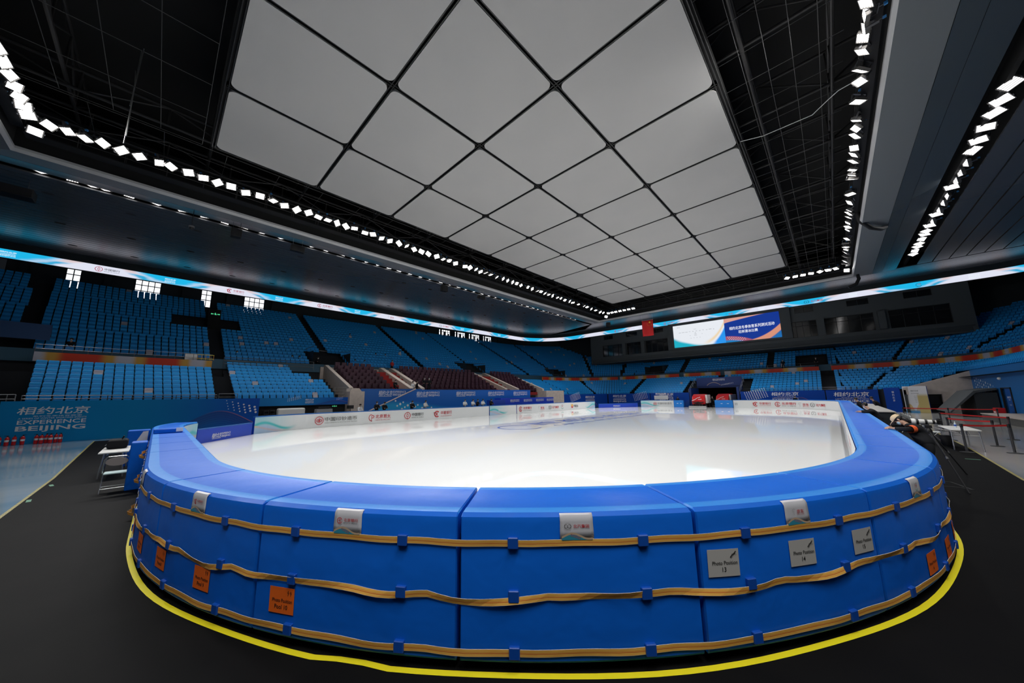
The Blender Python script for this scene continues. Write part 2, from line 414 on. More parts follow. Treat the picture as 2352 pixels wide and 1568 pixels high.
# proto seats
def make_seat(m1, m2):
    t = thing('stadium_seat', '', 'seat')
    seat_back(MB(), m1, Matrix()).build('backrest', None, t, bevel=.012, segs=2)
    seat_pan(MB(), m2, Matrix()).build('seat_pan', None, t, bevel=.012, segs=2)
    b_ = MB(); b_.box((0, .04, .2), (.05, .05, .40), dark); b_.box((.205, -.01, .52), (.03, .14, .2), dark); b_.build('bracket', None, t)
    return t
P0, P1 = make_seat(sb_m, sp_m), make_seat(pale, pale)
usedp = set()
def rz_of(n): return math.atan2(-n.x, n.y)     # local +Y looks along n
faded1 = {(2, 5), (6, 10)}; faded2 = {(9, 0) , (6, 0), (3, 3), (9, 12), (7, 9), (0, 13)}
def put_seat(i, c, q, t, z, faded, where, grp):
    P, n = PT('L', q, t, z); fa = faded
    src = P1 if fa else P0
    lab = ('faded grey' if fa else 'blue')+' tip-up seat, '+nth(i)+' row up, '+nth(c)+' from the aisle '+where
    if src.name not in usedp:
        usedp.add(src.name); o = src; o.location = P; o.rotation_euler = (0, 0, rz_of(n)); o['label'] = lab
    else: o = dup(src, lab, loc=P, rot=(0, 0, rz_of(n)))
    if q < QK: o.scale = (1+t/RK, 1, 1)
    o['group'] = grp
for i in range(8):
    for c in range(18):
        put_seat(i, c, -5.0+.455*c, LT(i)+.38, LZ(i), (i, c) in {(5, 5), (1, 10)}, 'above the cyan banner', 'blue seats above the cyan wall banner')
for i in range(10):
    for c in range(16 if i < 5 else 14 if i < 7 else 11):
        put_seat(i, c, 4.35+.455*c, LT(i)+.38, LZ(i), (i, c) in {(6, 0), (3, 3), (9, 9), (0, 12), (4, 13)}, 'beside the maroon seats', 'blue seats before the maroon box')
# all the other seats of the bowl: thousands
mb = MB(); rnd = random.Random(3)
def seats_run(mb, seg, q0, q1, t, z, skip):
    R = RB+t if seg in ('CL', 'CR') else None
    dq = .455 if R is None else math.degrees(.455/R)
    if seg == 'L' and q0 < QK: dq = .455*RK/(RK+.8*5*int(t/4))
    n = int((q1-q0)/dq)
    for k in range(n+1):
        q = q0+dq*(k+.5)
        if q > q1 or any(a <= q <= b_ for a, b_ in skip): continue
        P, nn = PT(seg, q, t+.38, z)
        if P.y > 72.3: continue
        T = frame(P, Vector((nn.y, -nn.x, 0)), nn)
        far = True
        m1, m2 = (pale, pale) if rnd.random() < .012 else (sb_m, sp_m)
        seat_back(mb, m1, T, lo=True); seat_pan(mb, m2, T, lo=True)
for i in range(8):
    z, t = LZ(i), LT(i)
    seats_run(mb, 'L', -11.5, -6.9, t, z, [])
    seats_run(mb, 'L', 43.0, CCY, t, z, [(49.6, 50.5)])
    seats_run(mb, 'CL', 0, 90, t, z, [(33.5, 38)])
    sk = [(-26.8, -25.9), (-1.1, .1)]
    if i < 6: sk.append((GX0-1.4, GX1+1.5))
    else: sk.append((-13.9, -12.9))
    seats_run(mb, 'F', CLX, CRX, t, z, sk)
    seats_run(mb, 'CR', 0, 90, t, z, [(60, 63)])
    if i >= 5: seats_run(mb, 'R', 24, CCY, t, z, [])
VOM = [('L', 11.5, 15.5, 0, 3), ('L', 33.3, 37.3, 0, 3), ('CL', 8, 22, 0, 3), ('F', -27.0, -23.6, 0, 3), ('F', -3.6, -.2, 0, 3)]
for j in range(20):
    z, t = UZ(j), UT(j)
    v = lambda s: [(a, b_) for sg, a, b_, j0, j1 in VOM if sg == s and j0 <= j <= j1]
    sk = [(-6.25, -5.4), (3.05, 4.0), (13.1, 13.9), (25.3, 26.1), (35.2, 36), (48.2, 49)]+v('L')
    if j < 3: sk.append((-12, -5.4))
    if 9 <= j <= 12: sk += [(.8, 1.9+1.2), (4.0, 5.6)]
    seats_run(mb, 'L', -11.5, QK+.1, t, z, sk); seats_run(mb, 'L', QK+1.1, CCY, t, z, sk)
    d = 40/(RB+t)
    seats_run(mb, 'CL', 0, 90, t, z, [(12, 12+d*1.1), (49, 49+d), (76, 76+d)]+v('CL'))
    if j < 6:
        seats_run(mb, 'F', CLX, CRX, t, z, [(-20.6, -19.7), (-7.3, -6.4)]+v('F'))
    seats_run(mb, 'CR', 0, 90, t, z, [(64, 64+d), (33, 33+d)])
    seats_run(mb, 'R', 20, CCY, t, z, [(44, 45)])
tag(mb.build('stadium_seating'), 'thousands of blue tip-up seats filling the far and upper tiers of the bowl', 'seats', kind='stuff')

# ------------------------------------------------------------------ roof
X0, X1, Y0, Y1 = -31.2, 3.4, -7.1, 57.2       # inner lip of the soffit
def ringband(mb, d0, z0, d1, z1, m):
    a = [(X0-d0, Y0-d0, z0), (X1+d0, Y0-d0, z0), (X1+d0, Y1+d0, z0), (X0-d0, Y1+d0, z0)]
    c = [(X0-d1, Y0-d1, z1), (X1+d1, Y0-d1, z1), (X1+d1, Y1+d1, z1), (X0-d1, Y1+d1, z1)]
    return mb.add(a+c, [(i, (i+1) % 4, 4+(i+1) % 4, 4+i) for i in range(4)], m)
soff = mat('soffit_grey', (.20, .215, .225), .38, spec=.5)
soff2 = mat('soffit_slate', (.075, .09, .10), .22, spec=.6)
slat_m = mat('slat_charcoal', (.085, .092, .102), .24, spec=1.0)
lipm = mat('lip_white', (.5, .5, .5), .4)
mb = MB()
ringband(mb, 0, 16.0, 1.7, 16.3, soff); ringband(mb, 1.72, 16.3, 2.6, 16.5, soff2); ringband(mb, 2.62, 16.51, 3.9, 16.85, soff2)
ringband(mb, 0, 16.9, 3.9, 17.2, void); ringband(mb, 3.9, 16.85, 3.9, 17.9, void)
struct('ceiling_soffit', mb)
mb = MB(); ringband(mb, 0, 16.0, 0, 16.22, lipm); ringband(mb, -.12, 16.16, 0, 16.0, lipm); ringband(mb, -.12, 16.16, -.12, 16.3, lipm)
ringband(mb, -.02, 16.3, -.02, 19, void)
struct('trim_1', mb)
# slatted ceilings above the seats
mb = MB(); mb.b2((-60, -12, 17.9), (X0-4, 74, 18), void); mb.b2((X1+4, -2, 17.9), (40, 74, 18), void); mb.b2((-60, Y1+2, 17.9), (40, 74, 18), void)
x = X0-4.55
while x > -52.8:
    e = Y1+4.0 if x > -50 else Y1+2
    mb.b2((x-.53, -12, 16.85), (x, Y1+3.3+(X0-x)*.25, 16.95), slat_m); x -= .6
x = X1+5.5
while x < 25:
    mb.b2((x, 4, 16.85), (x+1.1, Y1+3.2, 16.95), slat_m); x += 1.2
y = Y1+3.4
while y < 66.8:
    mb.b2((-52.5 if y > 65 else X0-(y-Y1), y, 16.83), (26, y+.53, 16.93), slat_m); y += .6
struct('ceiling_slats', mb)
# downlight holes
mb = MB()
for x in (-38.5, -44.5, -50.2):
    for k in range(17): mb.add([(x+.16*math.cos(a*PI/6), -8+k*3.9+(x*.7) % 2+.3*math.sin(a*PI/6), 16.845) for a in range(12)], [tuple(range(12))], void)
struct('ceiling_downlight_holes', mb)
# dark void above the lights
mb = MB(); mb.b2((-36, -12, 22), (9, 62, 22.2), void); mb.b2((-36, -12.2, 17.2), (-35.8, 62, 22), void); mb.b2((8, -12.2, 17.2), (8.2, 62, 22), void)
mb.b2((-36, 61.8, 17.2), (9, 62, 22), void); mb.b2((-36, -12.2, 12), (9, -12, 22), void)
struct('ceiling_void', mb)

# 36 acoustic panels, nine by four
fab = mat('panel_fabric', (.44, .432, .42), .75, spec=.2, bump=(.6, .5, .02), noise=(.25, (.415, .41, .40), .3, .7))
ZP, PX0, PY0, SX, SY = 17.4, -25.49, .70, 5.776, 5.661
def panel_mesh():
    w, h, r = SX/2-.11, SY/2-.11, .33; poly = []
    for cx, cy, a0 in ((w-r, h-r, 0), (-w+r, h-r, 90), (-w+r, -h+r, 180), (w-r, -h+r, 270)):
        poly += [(cx+r*math.cos(math.radians(a0+18*k)), cy+r*math.sin(math.radians(a0+18*k))) for k in range(6)]
    return MB().prism(poly, 0, .12, fab)
pan0 = None
for i in range(9):
    for j in range(4):
        lab = 'pale grey roof panel, '+nth(i)+' row from the camera, '+nth(j)+' across from the seat side'
        if pan0 is None: pan0 = panel_mesh().build('ceiling_panel'); o = pan0
        else: o = dup(pan0)
        o.location = (PX0+SX*(j+.5), PY0+SY*(i+.5), ZP); tag(o, lab, 'ceiling panel', 'pale roof panels')
rail = mat('dark_rail', (.03, .03, .03), .4, metal=.5)
for k in range(10):
    mb = MB(); y = PY0+SY*k
    for d in (-.07, .07): mb.b2((PX0, y+d-.02, ZP+.02), (PX0+4*SX, y+d+.02, ZP+.14), rail)
    mb.b2((PX0-.05, y-.16, ZP+.2), (PX0+4*SX+.05, y+.16, ZP+.9), void)
    tag(mb.build('panel_rail'), 'dark double rail across the roof behind the '+nth(k)+' joint between panels', 'rail', 'rails between the roof panels')
for k in range(5):
    mb = MB(); x = PX0+SX*k
    for d in (-.07, .07): mb.b2((x+d-.02, PY0, ZP+.02), (x+d+.02, PY0+9*SY, ZP+.14), rail)
    mb.b2((x-.16, PY0-.05, ZP+.2), (x+.16, PY0+9*SY+.05, ZP+.9), void)
    tag(mb.build('panel_rail'), 'dark long rail of the roof, '+nth(k)+' from the lit seating side', 'rail', 'rails between the roof panels')
# steel in the void: trusses, hangers, cage grid
truss_m = mat('truss_black', (.02, .019, .019), .5, metal=.2)
def truss(name, A, B, dz, n, lab, grp):
    t = thing(name, lab, 'truss', A, 0, grp); A = Vector(A); B = Vector(B)-A; up_ = Vector((0, 0, dz))
    for nm, o0 in (('top_chord', up_), ('bottom_chord', Vector((0, 0, 0)))):
        MB().tube([o0, B+o0], .085, 8, truss_m).build(nm, None, t)
    mb = MB()
    for k in range(n):
        a, c = B*(k/n), B*((k+1)/n)
        mb.tube([a, a+up_], .05, 6, truss_m); mb.tube([a+up_, c] if k % 2 else [a, c+up_], .05, 6, truss_m)
    mb.build('web', None, t); return t
for k in range(11):
    y = -5+SY*k
    truss('roof_truss', (-35, y, 18.6), (8, y, 18.6), 2.0, 14, 'black steel roof truss, '+nth(k)+' one in from the camera end', 'black roof trusses')
for k, x in enumerate((-30.2, -26.4, -1.2, 1.9)):
    truss('roof_truss', (x, -11, 18.2), (x, 60, 18.2), 1.1, 22, ['long black truss above the outer row of floodlights on the seat side', 'long black truss beside the pale panels on the seat side', 'long black truss beside the pale panels above the blue pads', 'long black truss above the floodlights over the blue pads'][k], 'black roof trusses')
def cage(lab, x0, x1, y0, y1, z, px, py, r=.014):
    mb = MB(); x = x0
    while x <= x1+.01: mb.tube([(x, y0, z), (x, y1, z)], r, 5, dsteel2); x += px
    y = y0
    while y <= y1+.01: mb.tube([(x0, y, z+.03), (x1, y, z+.03)], r, 5, dsteel2); y += py
    tag(mb.build('wire_grid'), lab, 'grid', 'wire grids under the roof')
dsteel2 = mat('grid_steel', (.06, .06, .06), .5, metal=.4)
cage('open wire grid hung over the blue pads beside the pale panels', -2.2, 2.2, -6, 56, 17.5, .9, 1.9)
cage('open wire grid hung between the pale panels and seat side floodlights', -30.4, -26.2, -7, 56, 17.6, 1.4, 2.8)
cage('open wire grid at the far end behind the last pale panels', -26, 2, 52.4, 56.6, 17.5, 2.8, 1.4)
cage('open wire grid at the camera end before the first pale panels', -26, 2, -6.8, .2, 17.6, 2.8, 1.75)
# catwalks with railing just inside the lip
def catwalk(lab, A, B, inward):
    t = thing('catwalk', lab, 'catwalk', (0, 0, 0), 0, 'catwalks behind the floodlights'); A = Vector(A); B = Vector(B); n = int((B-A).length/1.8); d = Vector(inward)
    mb = MB(); mid = (A+B)/2; L = (B-A)
    mb.box(mid, (abs(L.x)+.7*abs(d.x)+.01, abs(L.y)+.7*abs(d.y)+.01, .06), dsteel); mb.build('deck', None, t)
    mb = MB()
    for o in (-.34, .34):
        for h in (.35, .7, 1.05): mb.tube([A+d*o+Vector((0, 0, h)), B+d*o+Vector((0, 0, h))], .018, 6, dsteel2)
        for k in range(n+1):
            p = A+L*(k/n)+d*o; mb.tube([p, p+Vector((0, 0, 1.05))], .02, 5, dsteel2)
    mb.build('railing', None, t)
catwalk('dark catwalk with railing behind the seat side row of floodlights', (-30.3, -6.6, 16.75), (-30.3, 56.4, 16.75), (1, 0, 0))
catwalk('dark catwalk with railing above the blue pads', (3.0, -6.6, 16.9), (3.0, 56.4, 16.9), (.6, 0, 0))
catwalk('dark catwalk with railing at the far end of the roof', (-29.6, 56.2, 16.75), (2.6, 56.2, 16.75), (0, 1, 0))
catwalk('dark catwalk with railing at the camera end of the roof', (-29.6, -6.7, 16.75), (2.6, -6.7, 16.75), (0, .6, 0))

# ------------------------------------------------------------------ floodlights
led = mat('led_lens', (1, 1, 1), .4, emit=(1, .985, .97), es=LENS_E)
led2 = mat('led_lens_dim', (1, 1, 1), .4, emit=(1, .97, .98), es=3.0)
housing = mat('lamp_housing', (.20, .19, .18), .45, metal=.4)
blue_clamp = mat('blue_clamp', (.05, .25, .6), .4)
def make_flood(lens, strips, W=.54, H=.40):       # emits along local -Z
    t = thing('floodlight', '', 'floodlight')
    mb = MB(); mb.b2((-W/2, -H/2, 0), (W/2, H/2, .10), housing)
    for s in (-1, 1):
        mb.b2((-W/2, s*H/2-.012, -.03), (W/2, s*H/2+.012, .1), housing); mb.b2((s*W/2-.012, -H/2, -.03), (s*W/2+.012, H/2, .1), housing)
    for k in range(9): mb.b2((-W/2+.06+k*(W-.12)/8-.008, -H/2+.05, .1), (-W/2+.06+k*(W-.12)/8+.008, H/2-.05, .16), housing)
    mb.build('housing', None, t)
    mb = MB()
    for k in range(strips):
        y = -H/2+H*(k+.5)/strips; mb.b2((-W/2+.04, y-H/strips*.30, -.012), (W/2-.04, y+H/strips*.30, -.002), lens)
    mb.build('lens', None, t)
    mb = MB()
    for s in (-1, 1): mb.b2((s*(W/2+.04)-.012, -.04, -.03), (s*(W/2+.04)+.012, .04, .34), steel)
    mb.b2((-W/2-.05, -.04, .33), (W/2+.05, .04, .36), steel); mb.tube([(0, 0, .36), (0, 0, .52)], .02, 6, steel); mb.b2((-.05, -.05, .50), (.05, .05, .60), blue_clamp)
    mb.build('yoke', None, t); return t
F1 = make_flood(led, 5); F2 = make_flood(led2, 5, .72, .52)
first = set()
def flood(src, pos, aim, roll, lab, grp, watts=0, size=1.35, kind='beam', W_=None):
    o = dup(src)
    d = (Vector(aim)-Vector(pos)).normalized()
    q = (-d).to_track_quat('Z', 'Y') @ Matrix.Rotation(roll, 3, 'Z').to_quaternion()
    o.rotation_euler = q.to_euler(); o.location = pos; tag(o, lab, 'floodlight', grp)
    if watts and not any(c.type == 'LIGHT' for c in kids(o)):
        ld = bpy.data.lights.get(kind) or bpy.data.lights.new(kind, 'SPOT')
        ld.energy = W_ or LAMP_W; ld.spot_size = size; ld.spot_blend = 1.0; ld.shadow_soft_size = .3; ld.color = (1, .985, .96)
        l = bpy.data.objects.new(kind, ld); COL.objects.link(l); l.parent = o; l.location = (0, 0, -.1)
rnd = random.Random(11)
ZL = 16.6
def aim_pt(): return (rnd.uniform(-25, -3), rnd.uniform(3, 53), 0)
LY = [-5.5, -4.9, -4.3, -3.7, -3.0, -2.3, -1.5, -1.0, -.2, .5, 1.2, 1.9, 2.7, 3.5, 4.3, 5.0, 5.8, 6.6, 7.3, 8.0, 8.7, 9.4, 10.1, 11.0, 11.7, 12.5, 13.3, 14.2, 15.0, 15.8, 16.6, 17.4, 18.4, 19.2, 20.0, 20.8, 22.1, 22.8, 23.7, 24.4, 25.2, 26.0, 27.0, 28.1, 28.9, 29.8, 30.6, 31.4, 32.8, 33.7, 34.8, 35.6, 36.5, 37.4, 38.3, 39.5, 40.4, 41.4, 42.7, 43.6, 45.2, 46.9, 47.8, 49.2, 50.6, 52.2, 53.3]
for k, y in enumerate(LY):
    hot = k in (4, 6, 8, 10, 11, 16, 17, 27, 30, 31, 32, 37)
    a = (rnd.uniform(-27, -9), y*.98+2+rnd.uniform(-5, 8), 0) if not hot else (-1, 5, 1)
    if k % 3 == 0 and k < 26: a = (rnd.uniform(-24, -14), rnd.uniform(2, 8), 0)
    flood(F1, (-28.1, y, ZL+rnd.uniform(-.06, .06)), a, rnd.uniform(-.9, .9), 'white floodlight on the seat side catwalk, '+nth(k)+' from the camera end', 'seat side floodlights', 1)
for k, x in enumerate((-23.1, -23.9, -24.7, -25.5, -26.3, -27.0, -27.8, -29.3)):
    flood(F1, (x, -6.1, ZL), (-10+k, 20, 0) if k < 5 else (-2, 3, 0), rnd.uniform(-.5, .5), 'white floodlight of the short row at the camera end, '+nth(k)+' towards the seats', 'camera end floodlights', 1)
for k, x in enumerate((-27.6, -26.9, -26.2, -25.4, -24.6, -23.8, -23.0)):
    flood(F1, (x, 54.2, ZL), (x*.9-1, 46, 0), rnd.uniform(-.4, .4), 'white floodlight of the far corner row over the slope of seats, '+nth(k)+' from the corner', 'far corner floodlights', 1)
for k, x in enumerate((-2.6, -1.8, -1.05, -.3, .5, 1.2, 1.9)):
    flood(F1, (x, 54.15, ZL), (-3-x*2, 46, 0), rnd.uniform(-.4, .4), 'white floodlight of the far row ending over the blue pads, '+nth(k)+' from its open end', 'far row floodlights', 1)
flood(F1, (2.85, 55.6, ZL-.1), (-9, 25, 0), .3, 'single white floodlight hanging below the far corner over the blue pads', 'far row floodlights', 1)
flood(F1, (-28.6, 55.2, ZL-.3), (-16, 28, 0), .3, 'single white floodlight hanging below the far corner beside the seats', 'far corner floodlights', 1)
for k, x in enumerate((-3.5, -2.7, -1.9, -1.1, -.3, .5, 1.3)):
    flood(F1, (x, -6.1, ZL), (-6-k, 18, 0), rnd.uniform(-.5, .5), 'white floodlight above and behind the camera, '+nth(k)+' in its row', 'floodlights behind the camera', 1)
RY = [-5, -3.4, -1.8, -.2, 1.4, 3, 4.6, 6.2, 7.8, 9.4, 11, 12.6, 14.2, 15.6, 16.8, 17.4, 18.0, 18.6, 19.3, 20.6, 21.3, 22.8, 24.4, 25.2, 26.0, 27.3, 28.1, 28.9, 30.1, 30.8, 31.4, 34.0, 35.5, 37.0, 37.7, 38.6, 39.9, 40.7, 41.6, 44.0, 45.4, 46.7, 47.5, 48.7, 50.1, 51.7, 53.1]
for k, y in enumerate(RY):
    edge_on = k in (15, 16)
    a = (-30, y, 14.5) if edge_on else (rnd.uniform(-18, 0), y+rnd.uniform(-4, 8), 0)
    flood(F1, (2.65, y, ZL+rnd.uniform(-.05, .05)), a, rnd.uniform(-.9, .9), 'white floodlight over the blue pads, '+nth(k)+' of its row from the camera end', 'floodlights over the blue pads', 1)
SY_ = [27.6, 28.9, 30.0, 31.4, 32.8, 34.0, 35.6, 37.0, 38.2, 39.3, 40.8, 42.2, 43.7, 44.7, 46.3, 47.4, 48.9, 49.8, 51.2, 52.7, 53.7, 55.1, 56.4]
for k, y in enumerate(SY_):
    a = (2, y-6, 0) if k not in (6, 7, 8, 10, 11, 12, 14) else (-14, y-1, 13.2)
    flood(F2, (8.2, y, 17.12), a, rnd.uniform(-.7, .7), 'striped floodlight in the dark slot behind the grey soffit, '+nth(k)+' along it', 'floodlights in the soffit slot', k % 2, 1.3, 'stand_beam', STAND_W)
for k in range(13):
    y = -6+2.5*k
    flood(F2, (8.2, y, 17.12), (0, y+1, .5), rnd.uniform(-.7, .7), 'striped floodlight in the soffit slot above and beside the camera, '+nth(k)+' from the camera end', 'floodlights beside the camera', 1, 1.3, 'stand_beam', STAND_W)
SL = [-6.85, -5.6, -4.9, -4.3, -3.0, -1.6, -.3, 1.0, 2.3, 3.6, 5.0, 6.4, 9.0, 10.3, 11.7, 13.0, 14.3, 15.6, 16.9]
y = 18.2
while y < 56: SL.append(y); y += 1.45
for k, y in enumerate(SL):
    flood(F2, (-35.5, y, 17.1), (-36.4+rnd.uniform(-1, 1), y+rnd.uniform(-3, 3), 2), rnd.uniform(-.7, .7), 'striped floodlight peeping below the soffit over the seats, '+nth(k)+' from the camera end', 'floodlights over the seats', k % 2, 1.15, 'seat_beam', STAND_W*2)

for o in (F1, F2):
    for c in kids(o): bpy.data.objects.remove(c)
    bpy.data.objects.remove(o)
# ------------------------------------------------------------------ LED ribbon round the bowl
F = Fx('led_ribbon', .4, .3, emit=.95)
u, v = F.u, F.v
ph = F.op('MULTIPLY', u, 2*PI/10.4)
base = F.op('COSINE', F.op('SUBTRACT', ph, 2*PI*(3.3)/10.4))
nz = F.op('SUBTRACT', F.noise(.5, 1.3, 1.0, 3), .5)
sh = F.op('MULTIPLY_ADD', F.op('SUBTRACT', v, .5), .9, base)
sh = F.op('MULTIPLY_ADD', nz, .9, sh)
k1 = F.ss(sh, .05, .75)
c = F.mix(k1, (.78, .80, .93), (.015, .50, .86))
st = F.op('SUBTRACT', F.op('ABSOLUTE', F.op('SUBTRACT', sh, .0)), 0.)
k2 = F.op('MULTIPLY', F.ss(st, .42, .02), F.ss(v, .75, .45)); c = F.mix(k2, c, (.03, .42, .72))
k3 = F.op('MULTIPLY', F.ss(st, .45, .05), F.ss(v, .5, .85)); c = F.mix(F.op('MULTIPLY', k3, .7), c, (.72, .52, .50))
ribbon_m = F.done(c)
def ribbon_pt(s):        # s metres along: left side, corner arc, far side, right corner, right side
    R = 10.0; L1 = 57+14; A = PI/2*R; L2 = 14.8-(-43)
    if s < L1: return (-53, -14+s), (1, 0)
    s -= L1
    if s < A: a = s/R; return (-43-R*math.cos(a), 57+R*math.sin(a)), (math.cos(a), -math.sin(a))
    s -= A
    if s < L2: return (-43+s, 67), (0, -1)
    s -= L2
    if s < A: a = s/R; return (14.8+R*math.sin(a), 57+R*math.cos(a)), (-math.sin(a), -math.cos(a))
    return (24.8, 57-(s-A)), (-1, 0)
TOT = 71+10*PI+57.8+20
ZR0, ZR1 = 15.32, 16.12
rib = thing('led_ribbon_board', 'long thin glowing board of blue and white waves circling above the seats', 'display board')
mb = MB(); N = 240
for k in range(N):
    (a, na), (b_, nb) = ribbon_pt(TOT*k/N), ribbon_pt(TOT*(k+1)/N)
    s0, s1 = TOT*k/N, TOT*(k+1)/N
    mb.quad((*a, ZR0), (*b_, ZR0), (*b_, ZR1), (*a, ZR1), ribbon_m, uv=[(s0, 0), (s1, 0), (s1, 1), (s0, 1)])
mb.build('display_face', None, rib)
mb = MB()
for k in range(N):
    (a, na), (b_, nb) = ribbon_pt(TOT*k/N), ribbon_pt(TOT*(k+1)/N)
    ao = (a[0]-na[0]*.25, a[1]-na[1]*.25); bo = (b_[0]-nb[0]*.25, b_[1]-nb[1]*.25)
    a = (a[0]-na[0]*.02, a[1]-na[1]*.02); b_ = (b_[0]-nb[0]*.02, b_[1]-nb[1]*.02)
    mb.quad((*a, ZR0-.05), (*b_, ZR0-.05), (*bo, ZR0-.05), (*ao, ZR0-.05), void); mb.quad((*ao, ZR0-.05), (*bo, ZR0-.05), (*bo, ZR1+.05), (*ao, ZR1+.05), void)
    mb.quad((*a, ZR1), (*b_, ZR1), (*b_, 16.86), (*a, 16.86), darkwall)
mb.build('housing', None, rib)

# ------------------------------------------------------------------ sponsor marks (each one mesh, height of emblem = 1)
ir, ik, ig = logored, ink, logogrey
def L_coin(mb, T=None, k=ig):
    mb.ring(.5, .5, .5, .43, ir, T); mb.rect(.46, .2, .54, .8, ir, T)
    for s in (-1, 1): mb.ring(.5+s*.16, .5, .17, .10, ir, T, n=12); 
    mb.text('中国印钞造币', 1.15, .62, .5, k, T, width=3.9, align='LEFT', bold=.008); mb.text('CHINA BANKNOTE PRINTING AND MINTING', 1.15, .18, .11, k, T, width=3.9, align='LEFT'); return 5.05
def L_cjp(mb, T=None):
    mb.ring(.3, .5, .45, .36, ir, T, a0=100, a1=260, sx=.8); mb.rect(.3, .0, .36, .95, ir, T); mb.ring(.45, .62, .2, .12, ir, T, a0=-120, a1=120, n=12); mb.disc(.33, .08, .07, ir, T, n=10)
    mb.text('北京君太', .85, .62, .5, ir, T, width=2.1, align='LEFT', bold=.008); mb.text('GRAND PACIFIC', .85, .15, .12, ir, T, width=2.1, align='LEFT'); return 2.95
def L_boc(mb, T=None):
    mb.ring(.5, .5, .5, .42, ir, T); mb.ring(.5, .5, .23, .15, ir, T, n=4, a0=45, a1=405); mb.rect(.47, .0, .53, .33, ir, T); mb.rect(.47, .67, .53, 1, ir, T)
    mb.text('中国银行', 1.2, .62, .45, ik, T, width=2.0, align='LEFT', bold=.005); mb.text('BANK OF CHINA', 1.2, .18, .12, ik, T, width=2.0, align='LEFT'); return 3.2
def L_hx(mb, T=None):
    mb.ring(.6, .48, .48, .33, ir, T, a0=40, a1=310); mb.ring(.62, .48, .2, .0, ir, T, a0=60, a1=300, n=10); mb.add([(0, .78, 0), (.35, .72, 0), (.4, .6, 0), (.1, .62, 0)], [(0, 1, 2, 3)], ir, T)
    mb.text('华夏银行', 1.25, .64, .5, ir, T, width=2.1, align='LEFT', bold=.005); mb.text('HUAXIA BANK', 1.25, .16, .12, ir, T, width=2.1, align='LEFT'); return 3.35
def L_bob(mb, T=None):
    mb.ring(.5, .5, .5, .39, ir, T, a0=20, a1=345); mb.ring(.45, .66, .17, .08, ir, T, a0=-90, a1=100, n=12); mb.ring(.45, .36, .19, .09, ir, T, a0=-110, a1=90, n=12); mb.rect(.3, .46, .5, .55, ir, T)
    mb.text('北京银行', 1.25, .66, .52, ir, T, width=2.7, align='LEFT', bold=.012); mb.text('BANK OF BEIJING', 1.25, .16, .2, ik, T, width=2.6, align='LEFT'); return 3.95
def L_jd(mb, T=None):
    mb.ring(.5, .6, .3, .27, ig, T, a0=30, a1=210); mb.rect(.45, .1, .48, .7, ig, T)
    mb.text('京东', 1.0, .5, .55, ir, T, width=1.3, align='LEFT', bold=.01); mb.text('JD.COM', 1.0, .08, .14, ir, T, width=1.3, align='LEFT'); return 2.3
def L_baic(mb, T=None):
    mb.ring(.55, .5, .5, .46, ig, T, sx=1.15); mb.ring(.3, .48, .3, .24, ik, T, a0=60, a1=400, n=16); mb.ring(.8, .48, .3, .24, ik, T, a0=140, a1=480, n=16)
    mb.text('北汽集团', 1.45, .5, .55, ir, T, width=2.6, align='LEFT', bold=.012); return 4.05
def L_swirl(mb, T=None):
    gm = mat('green_ink', (.02, .3, .2), .5)
    mb.ring(.5, .5, .5, .44, ig, T, a0=30, a1=200); mb.ring(.5, .5, .5, .42, gm, T, a0=210, a1=330); mb.ring(.55, .55, .22, .14, ir, T, a0=-40, a1=200, n=12); return 1.0
def L_oil(mb, T=None):
    ym = mat('yellow_ink', (.85, .45, .03), .5)
    mb.ring(.4, .55, .42, .0, ym, T, a0=0, a1=180, n=16); mb.ring(.4, .5, .42, .0, ir, T, a0=180, a1=360, n=16); mb.disc(.4, .5, .12, whiteink, T, n=10, z=.002)
    mb.text('中国石油', 1.05, .5, .55, ik, T, width=1.9, align='LEFT', bold=.01); return 2.95
def EB_stack(mb, T=None, m=None):      # stacked event name, 1 unit tall
    m = m or whiteink
    mb.text('相约北京', 0, .83, .30, m, T, width=1.75, bold=.012, shear=.12); mb.text('系列冬季体育赛事', .1, .61, .05, m, T, width=1.2); mb.text('A SERIES OF WINTER SPORTING EVENTS', 0, .53, .05, m, T, width=1.65)
    mb.text('EXPERIENCE', 0, .385, .155, m, T, width=1.66, bold=.012); mb.text('BEIJING', 0, .12, .24, m, T, width=1.68, bold=.018); return 1.8
def EB_line(mb, T=None, m=None):       # one line version, 1 unit tall
    m = m or whiteink
    mb.text('相约北京', -1.25, .55, .85, m, T, width=2.4, bold=.012, shear=.1); mb.rect(-2.4, .0, -.2, .06, m, T)
    mb.text('EXPERIENCE', 1.2, .75, .36, m, T, width=2.3, bold=.01); mb.text('BEIJING', 1.2, .24, .44, m, T, width=2.3, bold=.015); return 4.8

def fr(o, x, y, s=1): return frame(o, x, y) @ Matrix.Scale(s, 4)
XP, YP, ZPv = Vector((1, 0, 0)), Vector((0, 1, 0)), Vector((0, 0, 1))

